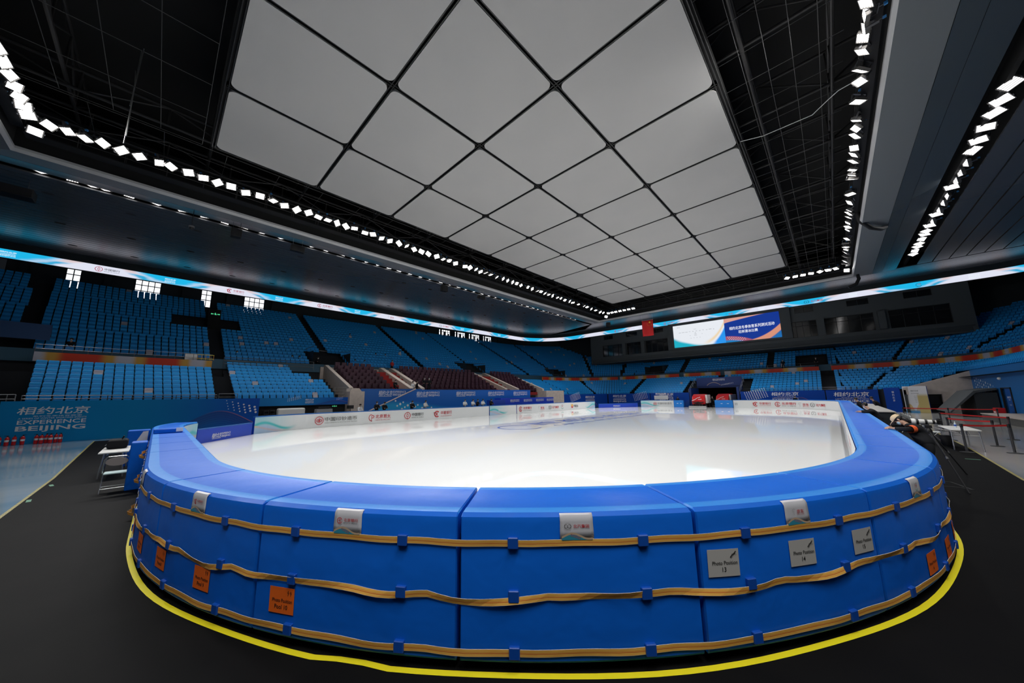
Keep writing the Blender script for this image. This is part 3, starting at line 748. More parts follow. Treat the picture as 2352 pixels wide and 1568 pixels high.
# ------------------------------------------------------------------ blue crash pads on the near boards
RO, RI = 9.2, 8.32
def ring_pt(kind, q, o):         # point at inward offset o from the outer face; tangent-normal outwards
    R = RO-o
    if kind == 'A': a = math.radians(q); return Vector((CX1+R*math.cos(a), CY0+R*math.sin(a), 0)), Vector((math.cos(a), math.sin(a), 0))
    if kind == 'B': a = math.radians(q); return Vector((CX1+R*math.cos(a), CY1+R*math.sin(a), 0)), Vector((math.cos(a), math.sin(a), 0))
    if kind == 'D': a = math.radians(q); return Vector((CX0+R*math.cos(a), CY0+R*math.sin(a), 0)), Vector((math.cos(a), math.sin(a), 0))
    if kind == 'R': return Vector((CX1+R, q, 0)), Vector((1, 0, 0))
    if kind == 'N': return Vector((q, CY0-R, 0)), Vector((0, -1, 0))
    return Vector((q, CY1+R, 0)), Vector((0, 1, 0))
PROF = [(.02, .075), (0, .10), (0, 1.13), (.012, 1.172), (.05, 1.2), (.165, 1.203), (.175, 1.199), (.74, 1.2), (.75, 1.204), (.85, 1.2), (.875, 1.18), (.88, 1.14), (.88, .14)]
PM = [vinyl, vinyl, vinyl, vinyl, vinyl_band, vinyl_band, vinyl, vinyl, vinyl_band, vinyl_band, vinyl_band, vinyl]
def pad_mb(kind, q0, q1, n, gap):
    mb = MB(); vs = []; K = len(PROF)
    e_ = (q1-q0-2*gap)*.012; P = [q0+gap, q0+gap+e_*.4, q0+gap+e_]+[q0+gap+(q1-q0-2*gap)*k/n for k in range(1, n)]+[q1-gap-e_, q1-gap-e_*.4, q1-gap]; n = len(P)-1
    for idx, q in enumerate(P):
        endp = idx in (0, n)
        for o, z in PROF:
            oo = o
            if endp: oo = min(max(o, .015), .865); z = min(z, 1.185)
            p, nn = ring_pt(kind, q, oo); vs.append((p.x, p.y, z))
    for i in range(n):
        for j in range(K-1): mb.add([], [], PM[j])
    mb.v = [tuple(v) for v in vs]
    for i in range(n):
        for j in range(K-1):
            mb.f.append([i*K+j, i*K+j+1, (i+1)*K+j+1, (i+1)*K+j]); mb.mi.append(mb.slot(PM[j])); mb.sm.append(True)
        mb.f.append([i*K+K-1, i*K, (i+1)*K, (i+1)*K+K-1]); mb.mi.append(mb.slot(vinyl)); mb.sm.append(True)
    mb.f.append(list(range(K))); mb.mi.append(0); mb.sm.append(False)
    mb.f.append([n*K+j for j in range(K)][::-1]); mb.mi.append(0); mb.sm.append(False)
    return mb
SEAMS = [-103.5, -90.6, -77.7, -64.8, -51.95, -39.15, -26.0, -13.0, 0.0]
LOOPZ = (.98, .575, .165)
def loop_mb(kind, q, z):
    mb = MB(); p, n = ring_pt(kind, q, 0); t = Vector((-n.y, n.x, 0)); p.z = z
    T = frame(p, t, ZPv)
    return mb.prism([(-.044, -.045), (.044, -.045), (.044, .045), (-.044, .045)], -.004, .03, vinyl_dark, T) if (t.cross(ZPv)).dot(n) > 0 else mb.prism([(-.044, -.045), (.044, -.045), (.044, .045), (-.044, .045)], -.03, .004, vinyl_dark, T)
def add_pad(kind, q0, q1, n, gap, loops, lab):
    t = thing('crash_pad', lab, 'padding', (0, 0, 0), 0, 'blue crash pads round the rink')
    o = pad_mb(kind, q0, q1, n, gap).build('cover', None, t)
    for q in loops:
        for z in LOOPZ: loop_mb(kind, q, z).build('strap_loop', None, t, bevel=.006, segs=1)
    return t
near_lab = ['', 'farthest one on the chair side', 'under the red dragon ring tag', 'under the ringed letter tag', 'under the twin grey rings tag', 'with the grey paper signs', 'under the green and red swirl tag', 'last before the long straight']
for k in range(1, 8):
    q0, q1 = SEAMS[k], SEAMS[k+1]
    add_pad('A', q0, q1, 14, .10, (q0+2.9, q0+9.75), 'blue vinyl crash pad of the near curve, '+near_lab[k])
yy = CY0
for k in range(19):
    y1 = yy+ (CY1-CY0)/19
    add_pad('R', yy, y1, 4, .012, (yy+.5, yy+1.5) if k < 5 else (), 'blue crash pad on the long straight with the photographers, '+nth(k)+' from the near curve'); yy = y1
xx = CX1
for k in range(6):
    x1 = xx+(CX0-CX1)/6
    p = add_pad('N', x1, xx, 4, .012, (x1+.5, x1+1.4) if k < 3 else (), 'blue crash pad on the short straight by the folding chair, '+nth(k)+' from the near curve'); xx = x1
for k in range(2): add_pad('D', -90-11*(k+1), -90-11*k, 8, .1, (), 'blue crash pad at the end by the open gate, '+['inner', 'outermost'][k]+' of the two bending ones')
for k in range(7): add_pad('B', 90*k/7, 90*(k+1)/7, 8, .1, (), 'blue crash pad of the far curve behind the photographers, '+nth(k)+' from the straight')
# recessed board core under the pads
mb = MB()
for kind, qs in (('A', [-90+10*k for k in range(10)]), ('R', [CY0, CY1]), ('B', [10*k for k in range(10)]), ):
    for a, b_ in zip(qs[:-1], qs[1:]):
        for o in (.10, .8):
            p0, p1 = ring_pt(kind, a, o)[0], ring_pt(kind, b_, o)[0]
            mb.quad((p0.x, p0.y, 0), (p1.x, p1.y, 0), (p1.x, p1.y, 1.0), (p0.x, p0.y, 1.0), black)
p0, p1 = ring_pt('N', CX0, .1)[0], ring_pt('N', CX1, .1)[0]; mb.quad((p0.x, p0.y, 0), (p1.x, p1.y, 0), (p1.x, p1.y, 1), (p0.x, p0.y, 1), black)
tag(mb.build('board_core'), 'black inner board standing under and behind the blue pads', 'rink board')
# white advertising face inside the near pads
wb = mat('white_board', (.76, .77, .77), .28, spec=.5)
mb = MB()
def wall_run(mb, kind, qs, o, z0, z1, m, uvs=None):
    s = 0
    for a, b_ in zip(qs[:-1], qs[1:]):
        p0, p1 = ring_pt(kind, a, o)[0], ring_pt(kind, b_, o)[0]; d = (p1-p0).length
        mb.quad((p0.x, p0.y, z0), (p1.x, p1.y, z0), (p1.x, p1.y, z1), (p0.x, p0.y, z1), m, uv=[(s, 0), (s+d, 0), (s+d, 1), (s, 1)]); s += d
    return s
wall_run(mb, 'A', [-90+6*k for k in range(16)], .895, ZI-.05, 1.13, wb); wall_run(mb, 'R', [CY0, CY1], .895, ZI-.05, 1.13, wb)
wall_run(mb, 'B', [6*k for k in range(16)], .895, ZI-.05, 1.13, wb); wall_run(mb, 'N', [CX0, CX1], .895, ZI-.05, 1.13, wb); dface = MB(); wall_run(dface, 'D', [-112-0*k if k == 0 else -112+4.4*k for k in range(6)], .895, ZI-.05, 1.13, None)
t = thing('advertising_board', 'white inner face of the rink boards under the near blue pads', 'rink board'); mb.build('board_face', None, t)
mb = MB()
for y, L in ((10.5, L_bob), (15, L_hx), (20, L_jd), (25, L_baic), (31, L_boc), (38, L_coin)): mb = MB(); L(mb, fr((CX1+RI-.03, y, .4), -YP, ZPv, .5)); mb.build('sponsor_mark', None, t)

# orange straps
F = Fx('orange_strap', .55, .3)
v = F.v
grain = F.noise(6, 60, 1.0, 4)
c = F.mix(F.ss(grain, .3, .7), (.82, .36, .05), (1.0, .64, .15))
line = F.op('ABSOLUTE', F.op('SUBTRACT', v, .45)); c = F.mix(F.ss(line, .07, .02), c, (.62, .10, .03))
line = F.op('ABSOLUTE', F.op('SUBTRACT', v, .62)); c = F.mix(F.op('MULTIPLY', F.ss(line, .05, .02), .6), c, (.62, .14, .03))
c = F.mix(F.op('GREATER_THAN', v, .95), c, (.75, .68, .6)); c = F.mix(F.op('LESS_THAN', v, .04), c, (.75, .55, .4))
strap_m = F.done(c)
def strap(z, wob, lab, seed):
    r = random.Random(seed); pts = []
    seq = [('N', -15.5+.25*k) for k in range(30)]+[('A', -90+.7*k) for k in range(129)]+[('R', CY0+.25*k) for k in range(30)]
    cum = 0; prev = None; rows = []
    for kind, q in seq:
        p, n = ring_pt(kind, q, 0)
        if prev is not None: cum += (p-prev).length
        prev = p
        # sag between loops, about 1.05 m apart
        ph = (cum+.35) % 1.04/1.04; sag = math.sin(PI*ph)
        dz = -wob*sag*(.6+.6*math.sin(cum*2.3+seed))-.004*math.sin(cum*9)
        out = .009+wob*.35*sag*abs(math.sin(cum*3.1+seed))
        tw = wob*.55*sag*math.sin(cum*4.3+seed*2)
        rows.append(((p+n*(out+tw*.4)+ZPv*(z+dz-.027), p+n*(out-tw*.4+.002)+ZPv*(z+dz+.027+abs(tw)*-.15)), cum))
    mb = MB()
    for (a, s0), (b_, s1) in zip(rows[:-1], rows[1:]):
        mb.quad(tuple(a[0]), tuple(b_[0]), tuple(b_[1]), tuple(a[1]), strap_m, uv=[(s0, 0), (s1, 0), (s1, 1), (s0, 1)])
    o = mb.build('orange_strap'); sm = o.modifiers.new('thick', 'SOLIDIFY'); sm.thickness = .003; sm.offset = 1
    tag(o, lab, 'strap', 'orange straps round the blue pads')
strap(LOOPZ[0], .006, 'orange woven strap threaded round the blue pads, uppermost of three', 1)
strap(LOOPZ[1], .045, 'wavy orange woven strap round the blue pads, middle one of three', 2)
strap(LOOPZ[2], .010, 'orange woven strap round the foot of the blue pads, lowest of three', 3)
# yellow tape on the floor
yel = mat('yellow_tape', (.95, .82, .02), .45)
mb = MB()
seq = [('N', -19+.5*k) for k in range(22)]+[('A', -90+1.5*k) for k in range(61)]+[('R', CY0+.5*k) for k in range(12)]
for (k0, a), (k1, b_) in zip(seq[:-1], seq[1:]):
    ja = .012*math.sin(a*.35)+(.03 if k0 == 'A' and -60 < a < -56 else 0); jb = .012*math.sin(b_*.35)+(.03 if k1 == 'A' and -60 < b_ < -56 else 0)
    p, q = ring_pt(k0, a, .0+ja), ring_pt(k1, b_, .0+jb)
    A0, A1, B0, B1 = p[0]-p[1]*.005, p[0]+p[1]*.052, q[0]-q[1]*.005, q[0]+q[1]*.052
    mb.quad((A0.x, A0.y, .0065), (A1.x, A1.y, .0065), (B1.x, B1.y, .0065), (B0.x, B0.y, .0065), yel)
tag(mb.build('yellow_tape'), 'bright yellow tape stuck on the black mat along the foot of the pads', 'tape')

# cloth sponsor tags and paper signs on the near curve
def on_pad(q, z, out=.0):
    p, n = ring_pt('A', q, -out); t = Vector((-n.y, n.x, 0)); p.z = z
    return frame(p, t, ZPv)          # x runs to the right seen from outside, z axis = outward normal
tag_m = mat('satin_white', (.60, .60, .64), .45)
sand = mat('sand_print', (.55, .40, .27), .5); tealp = mat('teal_print', (.03, .28, .40), .5)
def tag_sign(q, L, w, lab, s):
    T = on_pad(q, 1.095)
    t = thing('sponsor_tag', lab, 'cloth tag', (0, 0, 0), 0, 'white sponsor tags on the near pads')
    mb = MB(); W = .14; n = 8
    vs = []
    ys = [(-.098, .012), (-.03, .009), (.04, .007), (.072, .005), (.094, -.008), (.104, -.028)]
    for y, z in ys:
        for k in range(n+1): x = -W+2*W*k/n; vs.append((x*(1.0 if y > 0 else 1.02), y, z+.002*math.sin(x*25)-x*x/(2*RO)))
    fs = [(j*(n+1)+k, j*(n+1)+k+1, (j+1)*(n+1)+k+1, (j+1)*(n+1)+k) for j in range(len(ys)-1) for k in range(n)]
    mb.add(vs, fs, tag_m, T, smooth=True); o = mb.build('cloth', None, t); sm = o.modifiers.new('thick', 'SOLIDIFY'); sm.thickness = .002
    mb = MB(); sc = s; L(mb, T @ Matrix.Translation((-w*sc/2, .0-.5*sc+.012, .014)) @ Matrix.Scale(sc, 4)); mb.build('emblem', None, t)
    mb = MB(); z = .0165
    wave = lambda x: -.062+.022*math.sin((x+.14)*22-.6)
    xs = [-.13+.26*k/16 for k in range(17)]
    for a, b_ in zip(xs[:-1], xs[1:]):
        for lo, hi, m in ((lambda x: -.095, lambda x: wave(x)-.012, tealp), (lambda x: wave(x)-.012, lambda x: wave(x)+.004, sand)):
            mb.add([(a, lo(a), z), (b_, lo(b_), z), (b_, max(lo(b_), hi(b_)), z), (a, max(lo(a), hi(a)), z)], [(0, 1, 2, 3)], m, T)
    for k in range(14):
        x = -.05+.012*(k % 7); y = -.05-.012*(k//7)-.004*(k % 7); mb.add([(x-.003, y-.003, z+.0005), (x+.003, y-.003, z+.0005), (x+.003, y+.003, z+.0005), (x-.003, y+.003, z+.0005)], [(0, 1, 2, 3)], logored, T)
    mb.build('wave_print', None, t)
tag_sign(-86.1, L_jd, 2.3, 'white sponsor tag seen almost edge on at the far turn of the pads', .055)
tag_sign(-71.28, L_hx, 3.35, 'white sponsor tag with a red dragon ring emblem', .055)
tag_sign(-58.44, L_bob, 3.95, 'white sponsor tag with a red ringed letter above photo position pool ten', .054)
tag_sign(-45.68, L_baic, 4.05, 'white sponsor tag with twin grey rings, on the nearest pad', .052)
tag_sign(-32.53, L_jd, 2.3, 'white sponsor tag with two red characters above the grey paper signs', .065)
tag_sign(-19.35, L_swirl, 1.0, 'white sponsor tag with a green and red swirl emblem', .085)
sheet = mat('grey_paper', (.50, .49, .47), .7)
def pictogram(mb, T, kind):
    if kind == 's':      # sprinting skater mark
        for pts in ([(-.02, -.018), (-.008, .004), (.002, -.004)], [(0, -.002), (.014, .010), (.02, .002)]):
            mb.add([(*p, 0) for p in pts], [(0, 1, 2)], ink, T)
        mb.tube([(-.024, -.02, 0), (-.006, -.004, 0), (.012, .008, 0), (.02, .016, 0)], .0028, 5, ink, T); mb.disc(.022, .018, .0045, ink, T, n=10, z=.001)
        mb.ring(-.018, -.014, .012, .0105, ink, T, a0=270, a1=350, n=8); mb.ring(.02, .004, .012, .0105, ink, T, a0=250, a1=330, n=8)
    else:                # two figure skaters
        for x, h in ((-.012, 1), (.014, .7)):
            mb.disc(x, .016*h, .004, ink, T, n=10); mb.rect(x-.0018, -.018, x+.0018, .012*h, ink, T); mb.rect(x-.010, .004*h, x+.009, .007*h, ink, T); mb.rect(x, -.004, x+.010, -.001, ink, T)
def paper_sign(q, z, m, lines, lab, tilt, kind, W=.30, H=.215, grp='grey photo position signs'):
    T = on_pad(q, z, .006) @ Matrix.Rotation(math.radians(tilt), 4, 'Z')
    t = thing('paper_sign', lab, 'paper sign', (0, 0, 0), 0, grp)
    mb = MB(); n = 8
    vs = [(-W/2+W*k/n, y, -(-W/2+W*k/n)**2/(2*RO)+.0015) for y in (-H/2, H/2) for k in range(n+1)]
    mb.add(vs, [(k, k+1, n+2+k, n+1+k) for k in range(n)], m, T); o = mb.build('sheet', None, t)
    sm = o.modifiers.new('thick', 'SOLIDIFY'); sm.thickness = .001
    mb = MB(); T2 = T @ Matrix.Translation((0, 0, .0035))
    mb.text(lines[0], .01, -.0, .034 if False else .030, ink, T2, width=W*.80, bold=.008); mb.text(lines[1], 0, -.052, .036, ink, T2, bold=.01)
    mb.build('lettering', None, t)
    mb = MB(); pictogram(mb, T2 @ Matrix.Translation((W*.31, H*.30, 0)) @ Matrix.Scale(1.15, 4), kind); mb.build('pictogram', None, t)
paper_sign(-37.74, .756, sheet, ('Photo Position', '13'), 'grey paper sign reading photo position thirteen', -1.5, 's')
paper_sign(-32.52, .758, sheet, ('Photo Position', '14'), 'grey paper sign reading photo position fourteen', -1, 's')
paper_sign(-27.40, .754, sheet, ('Photo Position', '15'), 'grey paper sign reading photo position fifteen', -.5, 's')
G2 = 'orange photo position signs'
paper_sign(-62.57, .38, orangep, ('Photo Position', 'Pool 10'), 'orange paper sign reading photo position pool ten', 1, 'f', W=.29, grp=G2)
paper_sign(-69.89, .383, orangep, ('Photo Position', 'Pool 9'), 'orange paper sign reading photo position pool nine', 0, 'f', W=.29, grp=G2)
paper_sign(-76.1, .39, orangep, ('Photo Position', 'Pool 8'), 'orange paper sign reading photo position pool eight', 0, 'f', W=.29, grp=G2)
paper_sign(-82.06, .37, orangep, ('Photo Position', 'Pool 7'), 'narrow looking orange paper sign next beyond pool eight', 0, 'f', W=.29, grp=G2)
paper_sign(-88.0, .385, orangep, ('Photo Position', 'Pool 6'), 'orange paper sign almost edge on at the turn, farthest from pool ten', 0, 'f', W=.29, grp=G2)
paper_sign(-18.92, .30, orangep, ('Photo Position', '6'), 'orange paper sign below the swirl tag, nearest of its three', 0, 'f', W=.29, grp=G2)
paper_sign(-13.99, .29, orangep, ('Photo Position', '7'), 'orange paper sign below the swirl tag, middle of its three', 0, 'f', W=.29, grp=G2)
paper_sign(-8.6, .29, orangep, ('Photo Position', '8'), 'orange paper sign below the swirl tag, farthest and slimmest of its three', 0, 'f', W=.29, grp=G2)

# ------------------------------------------------------------------ far advertising boards
F = Fx('board_wave', .28, .5)
u, v = F.u, F.v       # u in metres from the teal end
h1 = F.wav(u, 1.9, .4, .22, .42); h2 = F.wav(u, 1.3, 2.2, .20, .30)
c = F.mix(F.ss(u, .0, 3.2), (.36, .62, .68), (.74, .76, .76))
k = F.op('MULTIPLY', F.ss(F.op('ABSOLUTE', F.op('SUBTRACT', v, h1)), .16, .0), F.ss(u, 3.0, 2.0)); c = F.mix(k, c, (.05, .50, .52))
k = F.op('MULTIPLY', F.ss(F.op('ABSOLUTE', F.op('SUBTRACT', v, h2)), .10, .0), F.ss(u, 2.6, 1.2)); c = F.mix(F.op('MULTIPLY', k, .8), c, (.80, .45, .22))
k = F.op('MULTIPLY', F.ss(F.op('SUBTRACT', h1, v), -.02, .25), F.ss(u, 2.6, 1.4)); c = F.mix(F.op('MULTIPLY', k, .5), c, (.38, .42, .70))
wave_m = F.done(c)
dface.mats = [wave_m]; dface.mi = [0]*len(dface.f)
end_t = thing('advertising_board', 'white and teal board face where the pads end at the open gate', 'rink board'); dface.build('board_face', None, end_t)
cap_m = mat('board_cap_blue', (.02, .13, .42), .4)
def adboard(lab, pts, items, flip=False, waves=True, z1=1.13, grp='white advertising boards across the ice'):
    """pts: plan polyline, items: (metres along, mark, height)"""
    t = thing('advertising_board', lab, 'rink board', (0, 0, 0), 0, grp)
    mb = MB(); s = 0; seg = []
    tot = sum((Vector(b_)-Vector(a)).length for a, b_ in zip(pts[:-1], pts[1:]))
    for a, b_ in zip(pts[:-1], pts[1:]):
        a, b_ = Vector((*a, 0)), Vector((*b_, 0)); d = (b_-a).length; seg.append((s, d, a, b_))
        uv = [(s, 0), (s+d, 0), (s+d, 1), (s, 1)] if not flip else [(tot-s, 0), (tot-s-d, 0), (tot-s-d, 1), (tot-s, 1)]
        if not waves: uv = [(p[0]+9, p[1]) for p in uv]
        mb.quad((a.x, a.y, ZI-.03), (b_.x, b_.y, ZI-.03), (b_.x, b_.y, z1), (a.x, a.y, z1), wave_m, uv=uv); s += d
    mb.build('board_face', None, t)
    mb = MB()
    for s0, d, a, b_ in seg:
        n = Vector(((b_-a).y, -(b_-a).x, 0)).normalized()*-1; m_ = (a+b_)/2+n*.075
        ang = math.atan2((b_-a).y, (b_-a).x)
        mb.box((m_.x, m_.y, z1+.035), (d+.02, .17, .07), cap_m, rz=ang); mb.box((m_.x+n.x*.02, m_.y+n.y*.02, (z1)/2), (d, .1, z1), royal, rz=ang)
    mb.build('board_frame', None, t)
    mb = MB()
    for s1, L, h in items:
        tmp = MB(); L(tmp, Matrix()); vs = []; mb = MB()
        for (px, py, pz) in tmp.v:
            q = s1+px*h; s0, d, a, b_ = next((g for g in seg if g[0] <= q <= g[0]+g[1]), seg[-1] if q > 0 else seg[0])
            x = (b_-a).normalized(); p = a+x*(q-s0)+Vector((x.y, -x.x, 0))*(.055+pz*h); vs.append((p.x, p.y, .63-h/2+py*h))
        for fc, mi in zip(tmp.f, tmp.mi): mb.f.append([i+len(mb.v) for i in fc]); mb.mi.append(mb.slot(tmp.mats[mi])); mb.sm.append(False)
        mb.v += vs; mb.build('sponsor_mark', None, t)
    return t
def arcp(cx, cy, R, a0, a1, n): return [(cx+R*math.cos(math.radians(a0+(a1-a0)*k/n)), cy+R*math.sin(math.radians(a0+(a1-a0)*k/n))) for k in range(n+1)]
# u direction: seen from the ice, x axis of the writing must run to the viewer's right
sideA = arcp(CX0, CY0, RI, 216, 180, 6)+[(-27.62, 25.2)]
LA = math.radians(36)*RI; off = LA-CY0
adboard('white advertising board nearest the royal blue low gate boards, with four sponsors', sideA, [(off+8.0, L_coin, .60), (off+12.0, L_cjp, .62), (off+15.1, L_boc, .60), (off+18.1, L_hx, .62)])
adboard('pale teal advertising board between the two long white ones', [(-27.62, 25.3), (-27.62, 29.6)], [(2.0, lambda mb, T: EB_line(mb, T, whiteink), .3)], grp='white advertising boards across the ice')
sideB = [(-27.62, 29.7), (-27.62, 47.8)]
adboard('white advertising board ending at the far corner, with a red and yellow emblem', sideB, [(.3, L_bob, .6), (3.8, L_jd, .6), (6.1, L_baic, .55), (8.9, L_swirl, .6), (11.4, L_oil, .6)], flip=True)
farC = [(-23.2, 54.85), (-22.2, 55.3), (-19.3, 55.82), (-18.4, 55.82)]
adboard('short white advertising board with one ring emblem at the far end', farC, [(1.9, L_coin, .55)], waves=True)
farD = [(-10.45, 55.82), (-8.15, 55.82)]+arcp(CX1, CY1, RI, 88, 12, 12)
adboard('white advertising board at the far end running into the far curve of pads', farD, [(.1, lambda mb, T: mb.text('行', .5, .5, .6, ink, T), .5), (2.2, L_hx, .62), (4.7, L_bob, .62), (7.3, L_jd, .62), (8.9, L_baic, .55)], waves=False)
# low royal blue boards at the two open corners
def lowboard(lab, pts, z1, logo_at):
    t = thing('low_board', lab, 'rink board', (0, 0, 0), 0, 'royal blue low boards'); mb = MB(); mc = MB(); ml = MB(); s = 0
    for a, b_ in zip(pts[:-1], pts[1:]):
        a, b_ = Vector((*a, 0)), Vector((*b_, 0)); d = b_-a; n = Vector((-d.y, d.x, 0)).normalized(); m_ = (a+b_)/2+n*.09; ang = math.atan2(d.y, d.x)
        mb.box((m_.x, m_.y, z1/2), (d.length, .16, z1), royal, rz=ang); mc.box((m_.x, m_.y, z1+.02), (d.length+.02, .2, .04), cap_m, rz=ang)
        if s <= logo_at < s+d.length:
            x = d.normalized(); p = a+x*(logo_at-s)-n*.003; EB_line(ml, fr((p.x, p.y, ZI+.12), x, ZPv, z1*.36))
        s += d.length
    mb.build('board_face', None, t); mc.build('cap', None, t); ml.build('lettering', None, t)
lowboard('low royal blue board between the pad end and the first white board', arcp(CX0, CY0, RI, 247, 217, 1), .80, 1.7)
lowboard('low royal blue board closing the far corner between white boards', [(-27.4, 48.6), (-23.6, 54.5)], .72, 3.2)
# blue pad flaps and posts at the resurfacer gate
pad_b = mat('gate_pad_blue', (.006, .20, .66), .4)
for k, (x0, x1, lab) in enumerate(((-18.3, -16.9, 'square blue gate pad beside the short white board'), (-12.7, -10.5, 'square blue gate pad beside the board that runs into the far curve'))):
    t = thing('gate_pad', lab, 'padding', (0, 0, 0), 0, 'blue gate pads at the far end')
    MB().b2((x0, 55.55, ZI), (x1, 55.95, 1.16), pad_b).build('cover', None, t, bevel=.05)
    mb = MB()
    for d in (.4, .75): mb.b2((x0+(x1-x0)*d-.12, 55.535, .66), (x0+(x1-x0)*d+.12, 55.548, .72), whiteink)
    mb.build('reflector', None, t)

# ------------------------------------------------------------------ printed wall banners
def banner_fx(name, c0, c1, swell=(.25, .12, .30), swell_at=.8, L=11.3, orange=True):
    F = Fx(name, .5, .15); u, v = F.op('DIVIDE', F.u, L), F.v
    c = F.mix(F.ss(u, .35, 1.0), c0, c1)
    hill = F.op('MULTIPLY', F.ss(F.op('ABSOLUTE', F.op('SUBTRACT', u, swell_at)), .30, 0.), .62)
    d = F.op('SUBTRACT', hill, v); inside = F.op('MULTIPLY', F.ss(d, -.01, .02), F.ss(d, .55, .1))
    c = F.mix(F.op('MULTIPLY', inside, .65), c, (.03, .06, .25))
    lines = F.op('MULTIPLY', F.ss(F.op('SINE', F.op('MULTIPLY', d, 95.)), .75, 1.), F.op('MULTIPLY', F.ss(d, 0., .1), F.ss(u, .35, .6)))
    c = F.mix(F.op('MULTIPLY', lines, .35), c, (.02, .22, .55))
    if orange:
        e = F.op('MULTIPLY', F.ss(F.op('ABSOLUTE', d), .018, .0), F.ss(u, swell_at-.1, swell_at+.15)); c = F.mix(F.op('MULTIPLY', e, .8), c, (.65, .20, .12))
    low_ = F.op('MULTIPLY', F.ss(v, .35, .0), F.ss(u, .5, .8)); c = F.mix(F.op('MULTIPLY', low_, .7), c, (.01, .10, .42))
    return F.done(c)
wallA = banner_fx('cyan_banner', (.004, .25, .56), (.004, .085, .46))
def dots(mb, T, x0, y0, cols, rows, dx, dy, r, slant=0., fade=True, m=None):
    for i in range(cols):
        for j in range(rows):
            rr_ = r*(1-.5*abs(i-cols*.45)/cols) if fade else r
            mb.disc(x0+i*dx+j*slant, y0+j*dy-i*dy*.35, rr_, m or whiteink, T, n=10)
def wall_banner(lab, A, B, z0, z1, m, deco, thick=.06, grp='printed banners round the arena wall', cat='banner'):
    """A->B runs to the viewer's right, facing the ice"""
    A, B = Vector((*A, 0)), Vector((*B, 0)); x = (B-A).normalized(); L = (B-A).length; T = frame(A, x, ZPv)
    t = thing('wall_banner', lab, cat, (0, 0, 0), 0, grp)
    mb = MB(); pts = [T @ Vector(p) for p in ((0, z0, 0), (L, z0, 0), (L, z1, 0), (0, z1, 0))]
    mb.quad(*[tuple(p) for p in pts], m, uv=[(0, 0), (L, 0), (L, 1), (0, 1)])
    mb.b2((0, z0, -thick), (L, z1, -.004), royal, T); mb.build('printed_sheet', None, t)
    if deco:
        mb = MB(); deco(mb, T @ Matrix.Translation((0, 0, .006)), L); mb.build('lettering', None, t)
    return t
def EBs(mb, T, x, y, s, m=None): EB_stack(mb, T @ Matrix.Translation((x, y, 0)) @ Matrix.Scale(s, 4), None, m)
def EBl(mb, T, x, y, s, m=None): EB_line(mb, T @ Matrix.Translation((x, y, 0)) @ Matrix.Scale(s, 4), None, m)
EBs_ = EBs
def EBs(mb, T, x, y, s, m=None): EB_stack(mb, T @ Matrix.Translation((x, y, 0)) @ Matrix.Scale(s, 4), m)
def EBl(mb, T, x, y, s, m=None): EB_line(mb, T @ Matrix.Translation((x, y, 0)) @ Matrix.Scale(s, 4), m)
def decoA(mb, T, L):
    EBs(mb, T, 1.82, .62, 1.42)
    r = random.Random(5)
    for k in range(24):
        i, j = k % 6, k//6; x = 9.35+i*.34+j*.05; y = 2.18-i*.10-j*.2
        if x > 9.0 and y > 1.2+.0*i: mb.disc(x, y, .03+.055*(i/6), whiteink, T, n=12)
wall_banner('cyan wall banner with the large white event name and red extinguishers before it', (-32.5, -5.85), (-32.5, 5.48), 0, 2.33, wallA, decoA)
navyb = banner_fx('navy_banner', (.004, .045, .30), (.004, .05, .33), swell_at=.86, L=12)
wall_banner('dark navy wall banner ending at the cyan one', (-32.5, -14), (-32.5, -5.9), 0, 2.33, navyb, None)
bandm = banner_fx('blue_fascia', (.012, .20, .52), (.006, .09, .45), L=7)
def decoB(mb, T, L): EBs(mb, T, 3.5, 1.84, .38); dots(mb, T, 1.9, 2.24, 8, 3, .13, -.1, .03); dots(mb, T, 5.7, 2.26, 5, 3, .12, -.08, .025)
wall_banner('blue fascia banner above the dark storage recess', (-32.7, 5.5), (-32.7, 12.15), 1.70, 2.33, bandm, decoB)
# storage recess under the stand: its shade is a black sheet on the wall
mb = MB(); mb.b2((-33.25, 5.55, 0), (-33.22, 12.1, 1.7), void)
struct('wall_recess_shade', mb)
t = thing('white_case', 'long white rounded case standing in the storage recess', 'case', (-32.3, 7.6, 0))
MB().b2((-.35, -.95, .1), (.35, .95, 1.5), white).build('shell', None, t, bevel=.12, segs=3); MB().b2((-.3, -.9, 0), (.3, .9, .1), black).build('base', None, t)
for k, y in enumerate((5.95, 6.35)):
    t = thing('storage_rack', 'black slatted rack in the storage recess, '+['nearer the cyan banner', 'nearer the white case'][k], 'rack', (-32.6, y, 0), 0, 'black racks')
    mb = MB()
    for z in (.3, .55, .8, 1.05, 1.3): mb.b2((-.3, -.16, z), (.3, .16, z+.07), dsteel)
    mb.build('shelf', None, t); mb = MB()
    for a in (-.28, .28):
        for b_ in (-.15, .15): mb.tube([(a, b_, 0), (a, b_, 1.4)], .02, 6, dsteel)
    mb.build('upright', None, t)
t = thing('flight_case', 'grey trapezoid cover on a stack beside the white case', 'case', (-32.2, 10.0, 0))
MB().prism([(-.75, 0), (.75, 0), (.62, 1.35), (-.62, 1.35)], -.3, .3, mat('grey_plastic', (.34, .35, .36), .5), Matrix.Rotation(PI/2, 4, 'Z') @ Matrix.Rotation(PI/2, 4, 'X')).build('shell', None, t, bevel=.02)
MB().b2((-.3, -.5, 1.36), (.3, .5, 1.55), dsteel).build('lid', None, t)
exitm = mat('exit_green', (.02, .3, .12), .5, emit=(.10, .9, .38), es=1.0)
